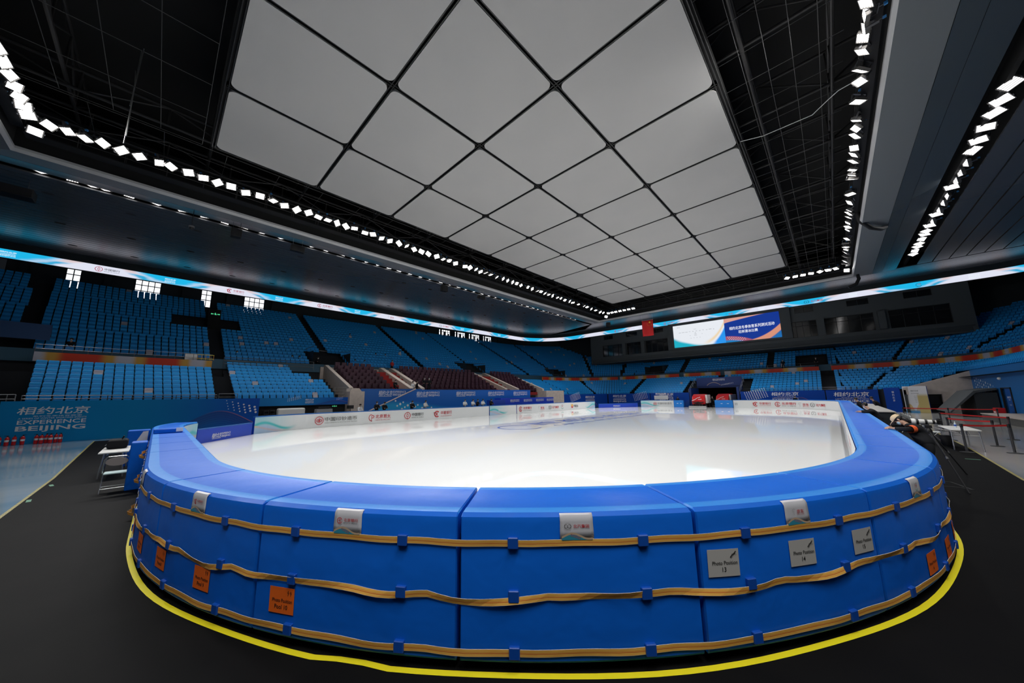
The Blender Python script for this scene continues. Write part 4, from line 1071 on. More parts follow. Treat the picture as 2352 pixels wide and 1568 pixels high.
def exit_sign(p, n, lab, s=1):
    t = thing('exit_sign', lab, 'exit sign', (0, 0, 0), 0, 'green exit signs'); n = Vector(n); x = Vector((-n.y, n.x, 0))
    T = frame(Vector(p), x, ZPv) @ Matrix.Scale(s, 4)
    MB().b2((-.52, -.2, -.06), (.52, .2, 0), black, T).build('case', None, t)
    mb = MB(); z = .004
    for a, b_, c_, d_ in ((-.44, -.04, -.2, .04), (.2, -.04, .44, .04), (-.08, -.1, .0, .12), (.02, -.12, .1, .02)): mb.rect(a, b_, c_, d_, exitm, T, z)
    mb.add([(-.5, 0, z), (-.4, .1, z), (-.4, -.1, z)], [(0, 1, 2)], exitm, T); mb.add([(.5, 0, z), (.4, -.1, z), (.4, .1, z)], [(0, 1, 2)], exitm, T); mb.disc(-.02, .15, .04, exitm, T, n=8, z=z)
    mb.build('legend', None, t)
exit_sign((-32.6, 11.0, 1.55), (1, 0, 0), 'small green exit sign under the blue fascia of the storage recess', .4)

# concrete piers at either end of the maroon boxes
t = thing('concrete_pier', 'beige concrete pier between the storage recess and blue panels', 'pier')
mb = MB(); mb.b2((-34.0, 12.15, 0), (-32.3, 13.5, 2.85), beige); mb.prism([(12.3, 2.85), (13.35, 2.85), (13.1, 3.15), (12.45, 3.15)], -33.9, -32.6, beige, Matrix(((0, 0, 1, 0), (1, 0, 0, 0), (0, 1, 0, 0), (0, 0, 0, 1)))); mb.build('shaft', None, t)
t = thing('concrete_pier', 'low beige concrete pier at the far end of the blue panels', 'pier')
mb = MB(); mb.b2((-34.6, 41.6, 0), (-32.4, 46.3, 2.95), beige); mb.build('shaft', None, t)

# maroon box: stepped floor, sloped side walls, chairs
maroon = mat('maroon_leather', (.055, .012, .028), .45, noise=(2, (.035, .008, .022), .3, .7)); carpet = mat('red_carpet', (.28, .012, .01), .8)
VT = lambda i: -34.5-.85*i
VZ = lambda i: 2.75+.42*i
mb = MB()
for i in range(7):
    mb.b2((-41.5, 13, -.0+VZ(i)-.42), (VT(i)+.3, 42, VZ(i)), stepgrey)
    mb.b2((VT(i)+.295, 13.3, VZ(i)-.42), (VT(i)+.31, 41.7, VZ(i)+.02), carpet)
mb.b2((-41.6, 12.2, 2), (-41.3, 42.6, 5.75), beige)
struct('floor_box_steps', mb)
def slope_wall(y, lab, w=.38):
    t = thing('sloped_wall', lab, 'wall', (0, 0, 0), 0, 'sloped concrete walls of the maroon boxes')
    T = Matrix(((1, 0, 0, 0), (0, 0, 1, 0), (0, 1, 0, 0), (0, 0, 0, 1)))
    MB().prism([(-33.5, 2.2), (-33.5, 3.25), (-40.9, 5.95), (-41.3, 5.95), (-41.3, 2.2)], y-w/2, y+w/2, beige, T).build('parapet', None, t, bevel=.02, segs=1)
for k, y in enumerate((12.7, 19.1, 20.5, 33.9, 36.4, 42.3)):
    slope_wall(y, 'sloped beige wall of the maroon boxes, '+nth(k)+' from the white case', .5 if k in (1, 2) else .38)
mb = MB()
for y in (18.35, 33.35):
    for i in range(7): mb.b2((VT(i)-.55, y-.35, VZ(i)), (VT(i)+.3, y+.35, VZ(i)+.015), carpet)
tag(mb.build('stair_carpet'), 'red carpet on the steps beside the maroon seats', 'carpet')
def maroon_mesh():
    mb = MB(); mb.b2((-.26, -.08, .25), (.26, .45, .46), maroon); mb.b2((-.26, -.2, .3), (.26, -.05, .98), maroon)
    for s_ in (-1, 1): mb.b2((s_*.3-.05, -.15, .1), (s_*.3+.05, .42, .62), maroon)
    return mb
MS = None; cnt = 0
for name, y0, n, rows in (('smaller box by the pier', 13.5, 6, 7), ('wide middle box', 21.2, 17, 7), ('far small box', 37.0, 7, 7)):
    for i in range(rows):
        for c_ in range(n):
            lab = 'maroon armchair, '+nth(i)+' row up, '+nth(c_)+' seat in the '+name
            if MS is None: MS = maroon_mesh().build('box_seat', None, None, bevel=.03, segs=2); o = MS
            else: o = dup(MS)
            o.location = (VT(i)-.25, y0+.70*c_, VZ(i)); o.rotation_euler = (0, 0, -PI/2); tag(o, lab, 'seat', 'maroon box seats'); cnt += 1
# blue panels in front of the maroon boxes
midm = mat('mid_blue_panel', (.006, .12, .46), .5)
F = Fx('sky_panel', .45, .35); u, v = F.op('DIVIDE', F.u, 24.), F.v
c = F.mix(F.ss(F.op('SUBTRACT', v, F.wav(u, 7., 1., .18, .42)), .12, -.12), (.006, .12, .50), (.02, .36, .72)); c = F.mix(F.ss(v, .25, 0.), c, (.05, .30, .5)); skyp = F.done(c)
def decoC(mb, T, L): EBl(mb, T, 3.3, 2.35, .62)
wall_banner('plain blue panel behind the stair rail below the smaller maroon box', (-33.2, 13.5), (-33.2, 20.2), 0, 3.12, midm, decoC)
t = thing('wall_banner', 'light blue panel with dots below the wide middle box', 'banner', (0, 0, 0), 0, 'printed banners round the arena wall')
T = frame(Vector((-32.0, 12.9, 0)), YP, ZPv); Ls = 24.4
mb = MB(); P = [(0, .5), (5.8, 3.02), (Ls, 3.02), (Ls, 0), (0, 0)]
q = [tuple(T @ Vector((x, y, 0))) for x, y in P]; mb.add(q, [(4, 3, 2, 1, 0)], skyp); mb.uv[0] = [(x, y/3.05) for x, y in P[::-1]]; mb.build('printed_sheet', None, t)
mb = MB(); T2 = T @ Matrix.Translation((0, 0, .01))
for x in (7.4, 12.6, 17.6, 22.3): mb = MB(); EBl(mb, T2, x, 2.25, .6); mb.build('lettering', None, t)
mb = MB()
for i in range(12):
    for j in range(4):
        if (i+j) % 2 == 0: mb.disc(3.6+i*.42+j*.1, 1.9-j*.25-i*.08, .09+.03*(j % 2), whiteink, T2, n=12)
mb.build('dot_pattern', None, t)
mb = MB(); mb.tube([tuple(T @ Vector((-.1, .55, .05))), tuple(T @ Vector((5.8, 3.1, .05)))], .06, 6, beige); mb.build('hand_rail', None, t)
# officials' blue table skirt and its lettering
t = thing('table_skirt', 'royal blue skirted officials platform with four small event names', 'platform')
mb = MB(); mb.b2((-31.4, 29.6, 0), (-30.3, 40.6, 1.95), mat('skirt_blue', (.006, .045, .52), .5)); mb.build('skirt', None, t)
mb = MB(); T = frame(Vector((-30.28, 29.6, 0)), YP, ZPv)
for x in (2.6, 5.2, 7.8, 10.2): EBl(mb, T, x, 1.42, .36)
mb.build('lettering', None, t)
t = thing('table_skirt', 'lower blue box end of the officials platform with a white bunch on it', 'platform')
mb = MB(); mb.b2((-30.2, 27.2, 0), (-29.4, 29.5, 1.75), mat('skirt_blue2', (.006, .05, .40), .5)); mb.build('skirt', None, t)

# far wall banners
farm = banner_fx('far_banner', (.004, .055, .36), (.004, .06, .38), swell_at=.82, L=8)
P0_, P1_, P2_ = (-33.25, 46.4), (-31.2, 57.3), (-26.0, 58.45)
def decoD(mb, T, L): EBs(mb, T, 6.4, .7, 1.35); dots(mb, T, 1.6, 2.05, 10, 6, .24, -.2, .07, .05)
def decoE(mb, T, L): EBs(mb, T, 2.1, .75, 1.4); dots(mb, T, 4.6, 2.05, 9, 6, .27, -.2, .07, .05)
wall_banner('navy banner with white dots at the bend of the far wall', (-33.1, 47.0), (-30.6, 57.6), 0, 2.33, farm, decoD)
wall_banner('navy banner with the event name, between the bend and white block letters', (-30.4, 57.6), (-23.0, 58.35), 0, 2.33, farm, decoE)
wall_banner('navy banner behind the white standing letters, up to the gate', (-22.9, 58.35), (GX0-.2, 58.35), 0, 2.33, farm, lambda mb, T, L: EBs(mb, T, 2.6, 1.0, 1.3))
def decoG(mb, T, L): EBs(mb, T, 5.0, .55, 1.65); dots(mb, T, .5, 2.15, 10, 7, .26, -.19, .075, .05)
wall_banner('navy banner with dots and event name just past the gate', (GX1+.3, 58.35), (-.9, 58.35), 0, 2.33, farm, decoG)
wall_banner('navy banner with the event name behind the masked photographer', (-.8, 58.35), (3.6, 56.9), 0, 2.33, farm, lambda mb, T, L: EBs(mb, T, 2.3, .3, 1.8))
t = thing('standing_letters', 'white standing block letters behind the far low board', 'sign', (0, 0, 0))
mb = MB(); T = frame(Vector((-20.8, 57.3, 0)), XP, ZPv); EBs(mb, T, 0, 1.35, 1.0); mb.b2((-1.1, 1.25, -.1), (1.1, 1.9, -.02), whiteink, T); mb.b2((-1.0, 0, -.12), (-.9, 1.3, -.04), steel, T); mb.b2((.9, 0, -.12), (1.0, 1.3, -.04), steel, T); mb.build('letter_panel', None, t)

# orange and red pennant band in front of the walkway
F = Fx('sunset_band', .5, .3); u = F.u; s_ = F.op('SINE', F.op('MULTIPLY', u, 2*PI/4.2)); c = F.mix(F.ss(s_, -.5, .35), (.50, .035, .012), (.50, .28, .05)); c = F.mix(F.ss(s_, .55, .95), c, (.42, .42, .48))
sun_m = F.done(c)
def pennant(runs, lab, s0=0., t_=6.95, z0=5.1, z1=5.75):
    t = thing('pennant_band', lab, 'banner', (0, 0, 0), 0, 'orange and red bands above the lower seats')
    mb = MB(); P = path(runs); s = s0; prev = None
    for (sa, qa), (sb, qb) in zip(P[:-1], P[1:]):
        a, b_ = PT(sa, qa, t_)[0], PT(sb, qb, t_)[0]; d = (b_-a).length
        if d < 1e-6: continue
        mb.quad((a.x, a.y, z0), (b_.x, b_.y, z0), (b_.x, b_.y, z1), (a.x, a.y, z1), sun_m, uv=[(s, 0), (s+d, 0), (s+d, 1), (s, 1)]); s += d
    o = mb.build('printed_band', None, t); m_ = o.modifiers.new('thick', 'SOLIDIFY'); m_.thickness = .03; m_.offset = -1
    mb = MB(); s = s0
    for (sa, qa), (sb, qb) in zip(P[:-1], P[1:]):
        a, b_ = PT(sa, qa, t_+.25)[0], PT(sb, qb, t_+.25)[0]
        for h in (.25, .55): mb.tube([(a.x, a.y, z1+h), (b_.x, b_.y, z1+h)], .02, 5, steel)
        mb.tube([(a.x, a.y, z0), (a.x, a.y, z1+.55)], .02, 5, steel)
    mb.build('railing', None, t); mb = MB(); tot = 0
    for (sa, qa), (sb, qb) in zip(P[:-1], P[1:]):
        a, b_ = PT(sa, qa, t_)[0], PT(sb, qb, t_)[0]; L = (b_-a).length
        if L < 3: continue
        x = (b_-a).normalized(); n = Vector((x.y, -x.x, 0)); k = 1.5
        while k < L: mb.text('相约北京 BEIJING', 0, 0, .13, whiteink, frame(a+x*k+n*.012+ZPv*(z0+z1)/2, x, ZPv), width=1.0); k += 4.2
    if mb.v: mb.build('lettering', None, t)
pennant([('L', -5.35, 3.0, 4)], 'orange and red band with white centre above the cyan banner seats', 1.1)
pennant([('L', -12, -6.6, 2)], 'short red end of an orange band beside the dark opening')
pennant([('L', 50.5, CCY, 2), ('CL', 0, 76, 10)], 'orange and red band curving round the bend of the far seats', 2)
pennant([('CL', 78, 90, 2), ('F', CLX, -20.2, 4)], 'orange band above the far seats before the gate', 1)
pennant([('F', -19.4, GX0+3, 3)], 'short orange band above the blue gate header', 1.3)
pennant([('F', GX0+3.6, -1.2, 6)], 'orange band past the gate with a white centre', .6)
pennant([('F', 0.1, CRX, 1), ('CR', 90, 0, 10), ('R', CCY, 30, 5)], 'long orange and red band curving over the seats behind the photographers', 2.4)
def rail_run(lab, runs, t_, z, hs=(.35, .7, 1.0), post=1.8, m=None):
    mb = MB(); P = path(runs)
    for (sa, qa), (sb, qb) in zip(P[:-1], P[1:]):
        a, b_ = PT(sa, qa, t_)[0], PT(sb, qb, t_)[0]
        if (b_-a).length < 1e-6: continue
        for h in hs: mb.tube([(a.x, a.y, z+h), (b_.x, b_.y, z+h)], .022, 5, m or steel)
        n = max(1, int((b_-a).length/post))
        for k in range(n+1): p = a+(b_-a)*k/n; mb.tube([(p.x, p.y, z), (p.x, p.y, z+hs[-1])], .02, 5, m or steel)
    tag(mb.build('guard_rail'), lab, 'railing', 'steel guard rails')
rail_run('thin steel rail in front of the lowest seats above the cyan banner', [('L', -5.3, 3.0, 1)], .08, 2.33, (.12, .3), 2.6)
rail_run('steel guard rail across the foot of the aisle beside the cyan banner seats', [('L', -7.6, -5.5, 1)], .08, 2.1, (.1, .35, .6), 1.0, mat('pale_rail', (.4, .4, .4), .4))
rail_run('steel guard rail between the two nearest seat blocks', [('L', 3.1, 4.2, 1)], .08, 2.1, (.1, .35, .6), .6)
rail_run('steel guard rail beside the concrete pier', [('L', 11.2, 12.2, 1)], .08, 2.33, (.3, .6, .9), .8)
rail_run('steel rail over the seats beside the maroon box, along the walkway', [('L', 3.9, 11.5, 1)], 8.1, 5.35, (.3, .6, .9), 2.0)
rail_run('steel rail at the foot of the far seats past the gate', [('F', GX1, CRX, 1), ('CR', 90, 45, 5)], .08, 2.33, (.12, .35), 2.0)

# ------------------------------------------------------------------ gate in the far stand
navy = mat('navy_panel', (.004, .03, .17), .5)
mb = MB()
for x in (GX0, GX1): mb.b2((x-.15, 58.4, 0), (x+.15, 62.6, 3.0), navy)
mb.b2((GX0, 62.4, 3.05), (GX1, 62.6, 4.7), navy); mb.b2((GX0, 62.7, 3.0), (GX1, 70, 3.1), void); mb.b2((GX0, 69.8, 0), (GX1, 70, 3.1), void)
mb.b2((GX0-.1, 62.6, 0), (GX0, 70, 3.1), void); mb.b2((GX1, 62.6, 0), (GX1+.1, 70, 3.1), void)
mb.b2((GX0-.1, 58.4, 0), (GX0+1.2, 61.8, .02), navy)
struct('wall_gate', mb)
def decoH(mb, T, L): EBl(mb, T, 3.2, 4.15, .36); mb.ring(2.4, 2.6, 1.3, 1.24, sand, T, a0=40, a1=140); dots(mb, T, 3.5, 3.5, 9, 2, .2, -.1, .05)
wall_banner('dark navy header banner over the ice machine gate', (GX0+.1, 62.35), (GX1-.1, 62.35), 3.05, 4.68, navy, decoH)
mb = MB()
for x in (GX0-.25, GX1+.25):
    for o in (0, .35): mb.tube([(x, 58.5, 2.4+o), (x, 62.4, 4.2+o)], .03, 6, alu)
    for k in range(4): mb.tube([(x, 58.5+k*1.3, 2.0+k*.6), (x, 58.5+k*1.3, 2.78+k*.6)], .025, 6, alu)
tag(mb.build('stair_rail'), 'pair of sloping steel rails either side of the ice machine gate', 'railing')

# vomitories: dark boxes with a green sign
def vom(seg, q0, q1, zt, sign, lab):
    t = thing('stand_entrance', lab, 'entrance', (0, 0, 0), 0, 'dark entrances in the upper tier')
    mb = MB()
    c = [PT(seg, q, tt, 0)[0] for q, tt in ((q0, 8.5), (q1, 8.5), (q1, 12.2), (q0, 12.2))]
    for i in (0, 1, 3): 
        a, b_ = c[i], c[(i+1) % 4]
        if i == 0: continue
        mb.quad((a.x, a.y, 5.0), (b_.x, b_.y, 5.0), (b_.x, b_.y, zt), (a.x, a.y, zt), darkwall)
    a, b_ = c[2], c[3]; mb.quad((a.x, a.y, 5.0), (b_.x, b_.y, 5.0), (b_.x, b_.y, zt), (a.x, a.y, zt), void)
    mb.build('side_wall', None, t)
    mb = MB(); n = PT(seg, (q0+q1)/2, 0)[1]
    for i in (1, 3):
        a, b_ = c[i], c[(i+1) % 4]; mb.tube([(a.x, a.y, zt+.5-.3*(i == 1)), (b_.x, b_.y, zt+.5)], .03, 5, steel)
    mb.tube([tuple(c[2]+ZPv*(zt+.5)), tuple(c[3]+ZPv*(zt+.5))], .03, 5, steel); mb.build('guard_rail', None, t)
    if sign:
        p = PT(seg, (q0+q1)/2, 12.1, zt-.55)[0]; exit_sign((p.x, p.y, p.z), (n.x, n.y, 0), 'green exit sign in the '+lab.replace('entrance of the ', ''), 1.0)
vom('L', 11.5, 15.5, 7.6, True, 'dark entrance of the upper tier behind the smaller maroon box')
vom('L', 33.3, 37.3, 7.4, True, 'dark entrance of the upper tier behind the far maroon box')
vom('CL', 8, 22, 7.4, True, 'dark entrance of the upper tier at the bend')
vom('F', -27.0, -23.6, 7.6, True, 'dark entrance of the upper tier under the end of the gallery')
vom('F', -3.6, -.2, 7.6, True, 'dark entrance of the upper tier right of the big screen')
exit_sign((-50.3, 3.5, 12.0), (1, 0, 0), 'small green exit sign high in the aisle above the cyan banner seats', .8)
mb = MB()
for y0, y1 in ((.8, 3.0), (4.0, 5.6)): mb.b2((-52.0, y0, 8), (-48.9, y1, 9.9), darkwall)
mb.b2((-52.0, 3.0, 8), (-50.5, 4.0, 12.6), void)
struct('wall_stair_block', mb)

# ------------------------------------------------------------------ gallery block at the far end
gal = mat('gallery_grey', (.075, .085, .09), .6, spec=.3); glassd = mat('dark_glass', (.008, .009, .010), .08, spec=.8)
GL, GR = -38.9, 13.3
winB = [(-36.2, -31.4), (-30.6, -27.4), (-26.6, -22.0), (-3.9, -.7), (.2, 5.2), (6.6, 11.8)]
winT = [(-35.8, -33.6), (-30.6, -28.2), (-25.6, -22.9), (-3.0, -.8), (2.8, 5.0), (8.2, 10.6)]
mb = MB(); Yg = 67.3
mb.b2((GL, Yg+.1, 9.0), (GR, 72.8, 9.2), gal)
mb.add([(GL, Yg-.1, 9.9), (GR, Yg-.1, 9.9), (GR, Yg+.5, 9.0), (GL, Yg+.5, 9.0)], [(0, 1, 2, 3)], gal); mb.b2((GL, Yg-.1, 9.9), (GR, Yg+.3, 10.4), gal)
cuts = sorted(winB); x = GL
for a, b_ in cuts: mb.b2((x, Yg, 10.4), (a, Yg+.3, 12.9), gal); x = b_
mb.b2((x, Yg, 10.4), (GR, Yg+.3, 12.9), gal); mb.b2((GL, Yg, 12.9), (GR, Yg+.3, 14.2), gal); x = GL
for a, b_ in winT: mb.b2((x, Yg, 14.2), (a, Yg+.3, 15.1), gal); x = b_
mb.b2((x, Yg, 14.2), (GR, Yg+.3, 15.1), gal); mb.b2((GL, Yg, 15.1), (GR, Yg+.3, 16.8), gal)
for x in (GL, GR): mb.b2((x-.2, Yg, 9.0), (x+.2, 72.8, 16.8), gal)
for x in (-31.0, -27.0, -21.7, -4.2, -.2, 5.9): mb.b2((x-.35, Yg-.55, 10.4), (x+.35, Yg, 12.9), gal)
struct('wall_gallery', mb)
k = 9
for grp, z0, z1 in ((winB, 10.4, 12.9), (winT, 14.2, 15.1)):
    for a, b_ in grp:
        w_ = struct('window_%d' % k, MB().b2((a, Yg+.28, z0), (b_, Yg+.32, z1), glassd)); k += 1
        mb = MB(); n = 4 if z0 < 12 else 2
        for i in range(n+1): x = a+(b_-a)*i/n; mb.b2((x-.03, Yg+.18, z0), (x+.03, Yg+.27, z1), dsteel)
        for zz in (z0+.03, z1-.03)+((z1-.7,) if n == 4 else ()): mb.b2((a, Yg+.18, zz-.03), (b_, Yg+.27, zz+.03), dsteel)
        mb.build('window_frame', None, w_)
# big screen
F = Fx('screen_white', .4, .3, emit=1.0); u, v = F.u, F.v
b1 = F.wav(u, 5.5, 1.2, .13, .13); b2_ = F.op('POWER', u, 5.)
c = F.mix(F.ss(F.op('SUBTRACT', b1, v), -.02, .10), (.80, .83, .88), (.02, .55, .72))
c = F.mix(F.ss(F.op('SUBTRACT', F.op('MULTIPLY', F.op('POWER', F.op('SUBTRACT', 1., u), 3.), .45), v), -.05, .12), c, (.01, .42, .55))
d = F.op('SUBTRACT', v, F.op('MULTIPLY', b2_, .85)); k_ = F.op('MULTIPLY', F.ss(F.op('ABSOLUTE', d), .12, .0), F.ss(u, .55, .8)); c = F.mix(F.op('MULTIPLY', k_, .8), c, (.85, .62, .30))
c = F.mix(F.op('MULTIPLY', F.ss(d, -.12, -.25), F.ss(u, .72, .85)), c, (.02, .30, .85)); scr1 = F.done(c)
F = Fx('screen_blue', .4, .3, emit=.95); u, v = F.u, F.v
c = (.003, .035, .30)
h = F.wav(u, 5.6, 3.6, .16, .22); up1 = F.op('SUBTRACT', .80, F.op('MULTIPLY', F.op('POWER', u, .8), -.24))
c = F.mix(F.op('MULTIPLY', F.ss(F.op('SUBTRACT', v, up1), 0., .02), 1.), c, (.72, .36, .30))
rr_ = F.op('MULTIPLY_ADD', F.op('POWER', u, 3.), .62, F.op('MULTIPLY', F.op('SUBTRACT', u, .0), -.08)); d = F.op('SUBTRACT', rr_, v)
c = F.mix(F.op('MULTIPLY', F.op('MULTIPLY', F.ss(d, -.01, .03), F.ss(d, .30, .22)), F.ss(u, .42, .5)), c, (.70, .30, .20))
c = F.mix(F.op('MULTIPLY', F.ss(d, .22, .30), F.ss(u, .42, .5)), c, (.01, .15, .45))
hl = F.op('SUBTRACT', F.op('SUBTRACT', .26, F.op('MULTIPLY', F.op('POWER', u, 2.), .9)), v)
c = F.mix(F.op('MULTIPLY', F.ss(hl, -.01, .02), F.ss(u, .55, .45)), c, (.38, .09, .16)); c = F.mix(F.op('MULTIPLY', F.ss(hl, .12, .2), F.ss(u, .55, .45)), c, (.01, .22, .55)); scr2 = F.done(c)
t = thing('video_screen', 'large bright screen on the gallery, white half and blue half', 'screen', (0, 0, 0))
SX0, SXm, SX1, SZ0, SZ1, SYp = -20.9, -12.47, -4.87, 10.72, 14.88, 66.75
MB().quad((SX0, SYp, SZ0), (SXm, SYp, SZ0), (SXm, SYp, SZ1), (SX0, SYp, SZ1), scr1, uv=[(0, 0), (1, 0), (1, 1), (0, 1)]).quad((SXm, SYp, SZ0), (SX1, SYp, SZ0), (SX1, SYp, SZ1), (SXm, SYp, SZ1), scr2, uv=[(0, 0), (1, 0), (1, 1), (0, 1)]).build('display_face', None, t)
MB().b2((SX0-.9, SYp+.02, SZ0-.3), (SX1+1.3, Yg-.05, SZ1+.5), gal).build('cabinet', None, t)
glow_w = mat('screen_text_white', (.01, .01, .01), .5, emit=(.9, .92, 1), es=.95); dk = mat('screen_text_grey', (.1, .1, .13), .5)
mb = MB(); T = frame(Vector((SX0, SYp-.03, SZ0)), XP, ZPv)
mb.text('相约北京冬季体育系列测试活动', 8.43+3.8, 2.35, .58, glow_w, T, width=6.2, bold=.012); mb.text('花样滑冰比赛', 8.43+3.3, 1.62, .52, glow_w, T, width=2.7, bold=.012)
for i in range(9):
    for j in range(3):
        if not (i > 6 and j > 1): mb.disc(8.75+i*.3+j*.12, .95-j*.22-i*.06, .05, glow_w, T, n=8)
mb.text('相约北京', 1.0, 3.75, .12, dk, T); mb.text('合作伙伴', 3.8, 3.1, .10, dk, T)
r = random.Random(2)
for k in range(11): mb.text(r.choice(['中国银行', '国航', '伊利', '安踏', '中国联通', '首钢']), 1.2+k*.56, 2.72+.03*math.sin(k*3), .11, dk, T)
for k in range(3): mb.text(['金隅', '华夏银行', '北汽集团'][k], 3.8, 2.45-.25*k, .10, dk, T)
for x, y in ((2.9, 2.0), (4.9, 2.1), (3.0, 1.5), (3.5, 1.5), (4.0, 1.5), (4.5, 1.5)): mb.disc(x, y, .04, dk, T, n=8)
mb.build('lettering', None, t)
# marks on the LED ribbon
def rib_mark(Yv, L, h, side='L'):
    if side == 'L': T = fr((-52.96, Yv, ZR0+.12), YP, ZPv, h)
    else: T = fr((Yv, 66.96, ZR0+.12), XP, ZPv, h)
    L(RM, T)
RM = MB(); wtx = mat('ribbon_white', (.01, .01, .01), .5, emit=(.85, .95, 1), es=1.0)
for k in range(7): rib_mark(-10.9+10.4*k, lambda mb, T: EB_stack(mb, T, wtx), .5)
for yv, L in ((-5.9, L_boc), (4.4, L_hx), (14.6, L_bob), (25.2, L_jd), (35.6, L_baic)): rib_mark(yv, L, .52)
for xv, L in ((-33, L_hx), (-22.6, L_bob), (-12.2, L_jd), (-1.7, L_baic), (9.4, L_swirl)): rib_mark(xv, L, .52, 'F')
for xv in (-28, -17.4, -7, 3.6, 14): rib_mark(xv, lambda mb, T: EB_stack(mb, T, wtx), .5, 'F')
rr2 = mat('ribbon_red', (.01, .01, .01), .5, emit=(.45, .02, .05), es=.9); RM.mats = [rr2 if m == logored else m for m in RM.mats]
RM.build('lettering', None, rib)

# hanging flag
flagm = mat('flag_red', (.62, .008, .010), .6); fy = mat('flag_yellow', (.9, .6, .02), .6)
t = thing('flag', 'red national flag with yellow stars hanging before the far ribbon', 'flag', (-21.9, 57.0, 0))
mb = MB(); n, m_ = 16, 8
yw = lambda x, z: .07*math.sin(x*4.5+z*.6)*min(1, (14.8-z)*.6)
vs = [(-.95+1.9*i/n, yw(-.95+1.9*i/n, 14.78-2.75*j/m_), 14.78-2.75*j/m_+.03*i/n*-1) for j in range(m_+1) for i in range(n+1)]
mb.add(vs, [(j*(n+1)+i, (j+1)*(n+1)+i, (j+1)*(n+1)+i+1, j*(n+1)+i+1) for j in range(m_) for i in range(n)], flagm, smooth=True); o = mb.build('cloth', None, t); sm = o.modifiers.new('thick', 'SOLIDIFY'); sm.thickness = .012
mb = MB()
def star(x, z, r_, a0=PI/2):
    pts = []
    for k in range(10): rr2 = r_ if k % 2 == 0 else r_*.4; a = a0+PI*k/5; pts.append((x+rr2*math.cos(a), -.09, z+rr2*math.sin(a)))
    mb.add(pts+[(x, -.09, z)], [(k, (k+1) % 10, 10) for k in range(10)], fy)
star(.42, 14.35, .24)
for x, z in ((.0, 14.1), (.12, 13.85), (.4, 13.75), (.68, 13.85)): star(x, z, .085)
mb.build('star', None, t); MB().tube([(-1.0, 0, 14.8), (1.0, 0, 14.77)], .03, 8, alu).build('pole', None, t)
mb = MB(); mb.tube([(-.9, 0, 14.8), (-.9, 0, 16.0)], .008, 5, steel); mb.tube([(.9, 0, 14.8), (.9, 0, 16.0)], .008, 5, steel); mb.build('suspension_wire', None, t)

# things hanging from the roof edge
def speaker(lab, p, d, rz=0):
    t = thing('loudspeaker', lab, 'loudspeaker', p, rz, 'black loudspeakers under the roof edge')
    MB().b2((-d[0]/2, -d[1]/2, 0), (d[0]/2, d[1]/2, d[2]), black).build('cabinet', None, t, bevel=.03); MB().b2((d[0]/2, -d[1]/2+.05, .05), (d[0]/2+.02, d[1]/2-.05, d[2]-.05), dsteel).build('grille', None, t)
    mb = MB(); mb.tube([(0, -d[1]/3, d[2]), (0, -d[1]/3, d[2]+.75)], .02, 5, steel); mb.tube([(0, d[1]/3, d[2]), (0, d[1]/3, d[2]+.75)], .02, 5, steel); mb.build('hanger', None, t)
speaker('square black loudspeaker under the roof edge, nearest the camera end', (-34.2, 3.0, 15.5), (.5, .7, .7))
speaker('long black loudspeaker under the roof edge, second from the camera end', (-34.2, 7.4, 15.6), (.5, 1.1, .55))
speaker('dark rounded loudspeaker under the roof edge, third from the camera end', (-34.2, 23.6, 15.4), (.5, .8, .8))
speaker('small black loudspeaker under the roof edge, fourth from the camera end', (-34.2, 29.8, 15.7), (.5, 1.1, .45))
speaker('black loudspeaker hung at the far corner over the bend', (-29.5, 57.6, 14.9), (.7, .7, .8), -.8)
speaker('broad black loudspeaker at the camera end of the roof edge', (-36.6, -8.0, 15.35), (.9, 1.9, .6))
duct = mat('black_hose', (.008, .008, .009), .6)
mb = MB(); mb.tube([(3.2, 38.8, 16.9), (3.3, 39.0, 16.2), (3.9, 40.0, 15.75), (4.6, 41.3, 15.85), (5.0, 42.4, 16.3)], .17, 12, duct); tag(mb.build('cable_hose'), 'thick black hose looping down from the roof edge over the pads', 'cable')
mb = MB(); mb.tube([(3.7, 56.9, 16.4), (3.8, 56.8, 15.5), (3.5, 56.7, 14.9), (2.8, 56.6, 14.6)], .17, 12, duct); tag(mb.build('cable_hose'), 'thick black hose hanging at the far corner in front of the ribbon', 'cable')
t = thing('cable_bundle', 'pale vertical cable bundle hanging beside the floodlights at the camera end', 'cable', (-24.6, -2.6, 0))
for k, (dx, z0, z1) in enumerate(((0, 15.2, 20.8), (.07, 15.6, 20.9), (-.08, 17.4, 19.5))): MB().tube([(dx, dx*.6, z0), (dx*1.2, 0, (z0+z1)/2), (dx*.8, dx, z1)], .022, 6, alu).build('cable', None, t)
mb = MB(); mb.tube([(-2.3, 23.1, 17.45), (-1.2, 23.3, 17.3), (-.24, 23.25, 17.25), (.98, 23.2, 17.2), (1.6, 22.6, 17.25), (2.01, 22.2, 17.25), (2.53, 22.0, 17.2)], .022, 8, alu); tag(mb.build('cable'), 'single pale cable sagging to a floodlight over the blue pads', 'cable')
t = thing('dome_camera', 'small dome camera on a long rod below the seat side roof edge', 'camera', (-32.9, .35, 14.75))
MB().tube([(0, 0, .25), (0, 0, 1.5)], .02, 6, dsteel).build('rod', None, t); MB().lathe([(.17, .1), (.18, .22), (.05, .27)], 14, steel).build('mount', None, t); MB().ball((0, 0, .08), .14, black, 12).build('dome', None, t)

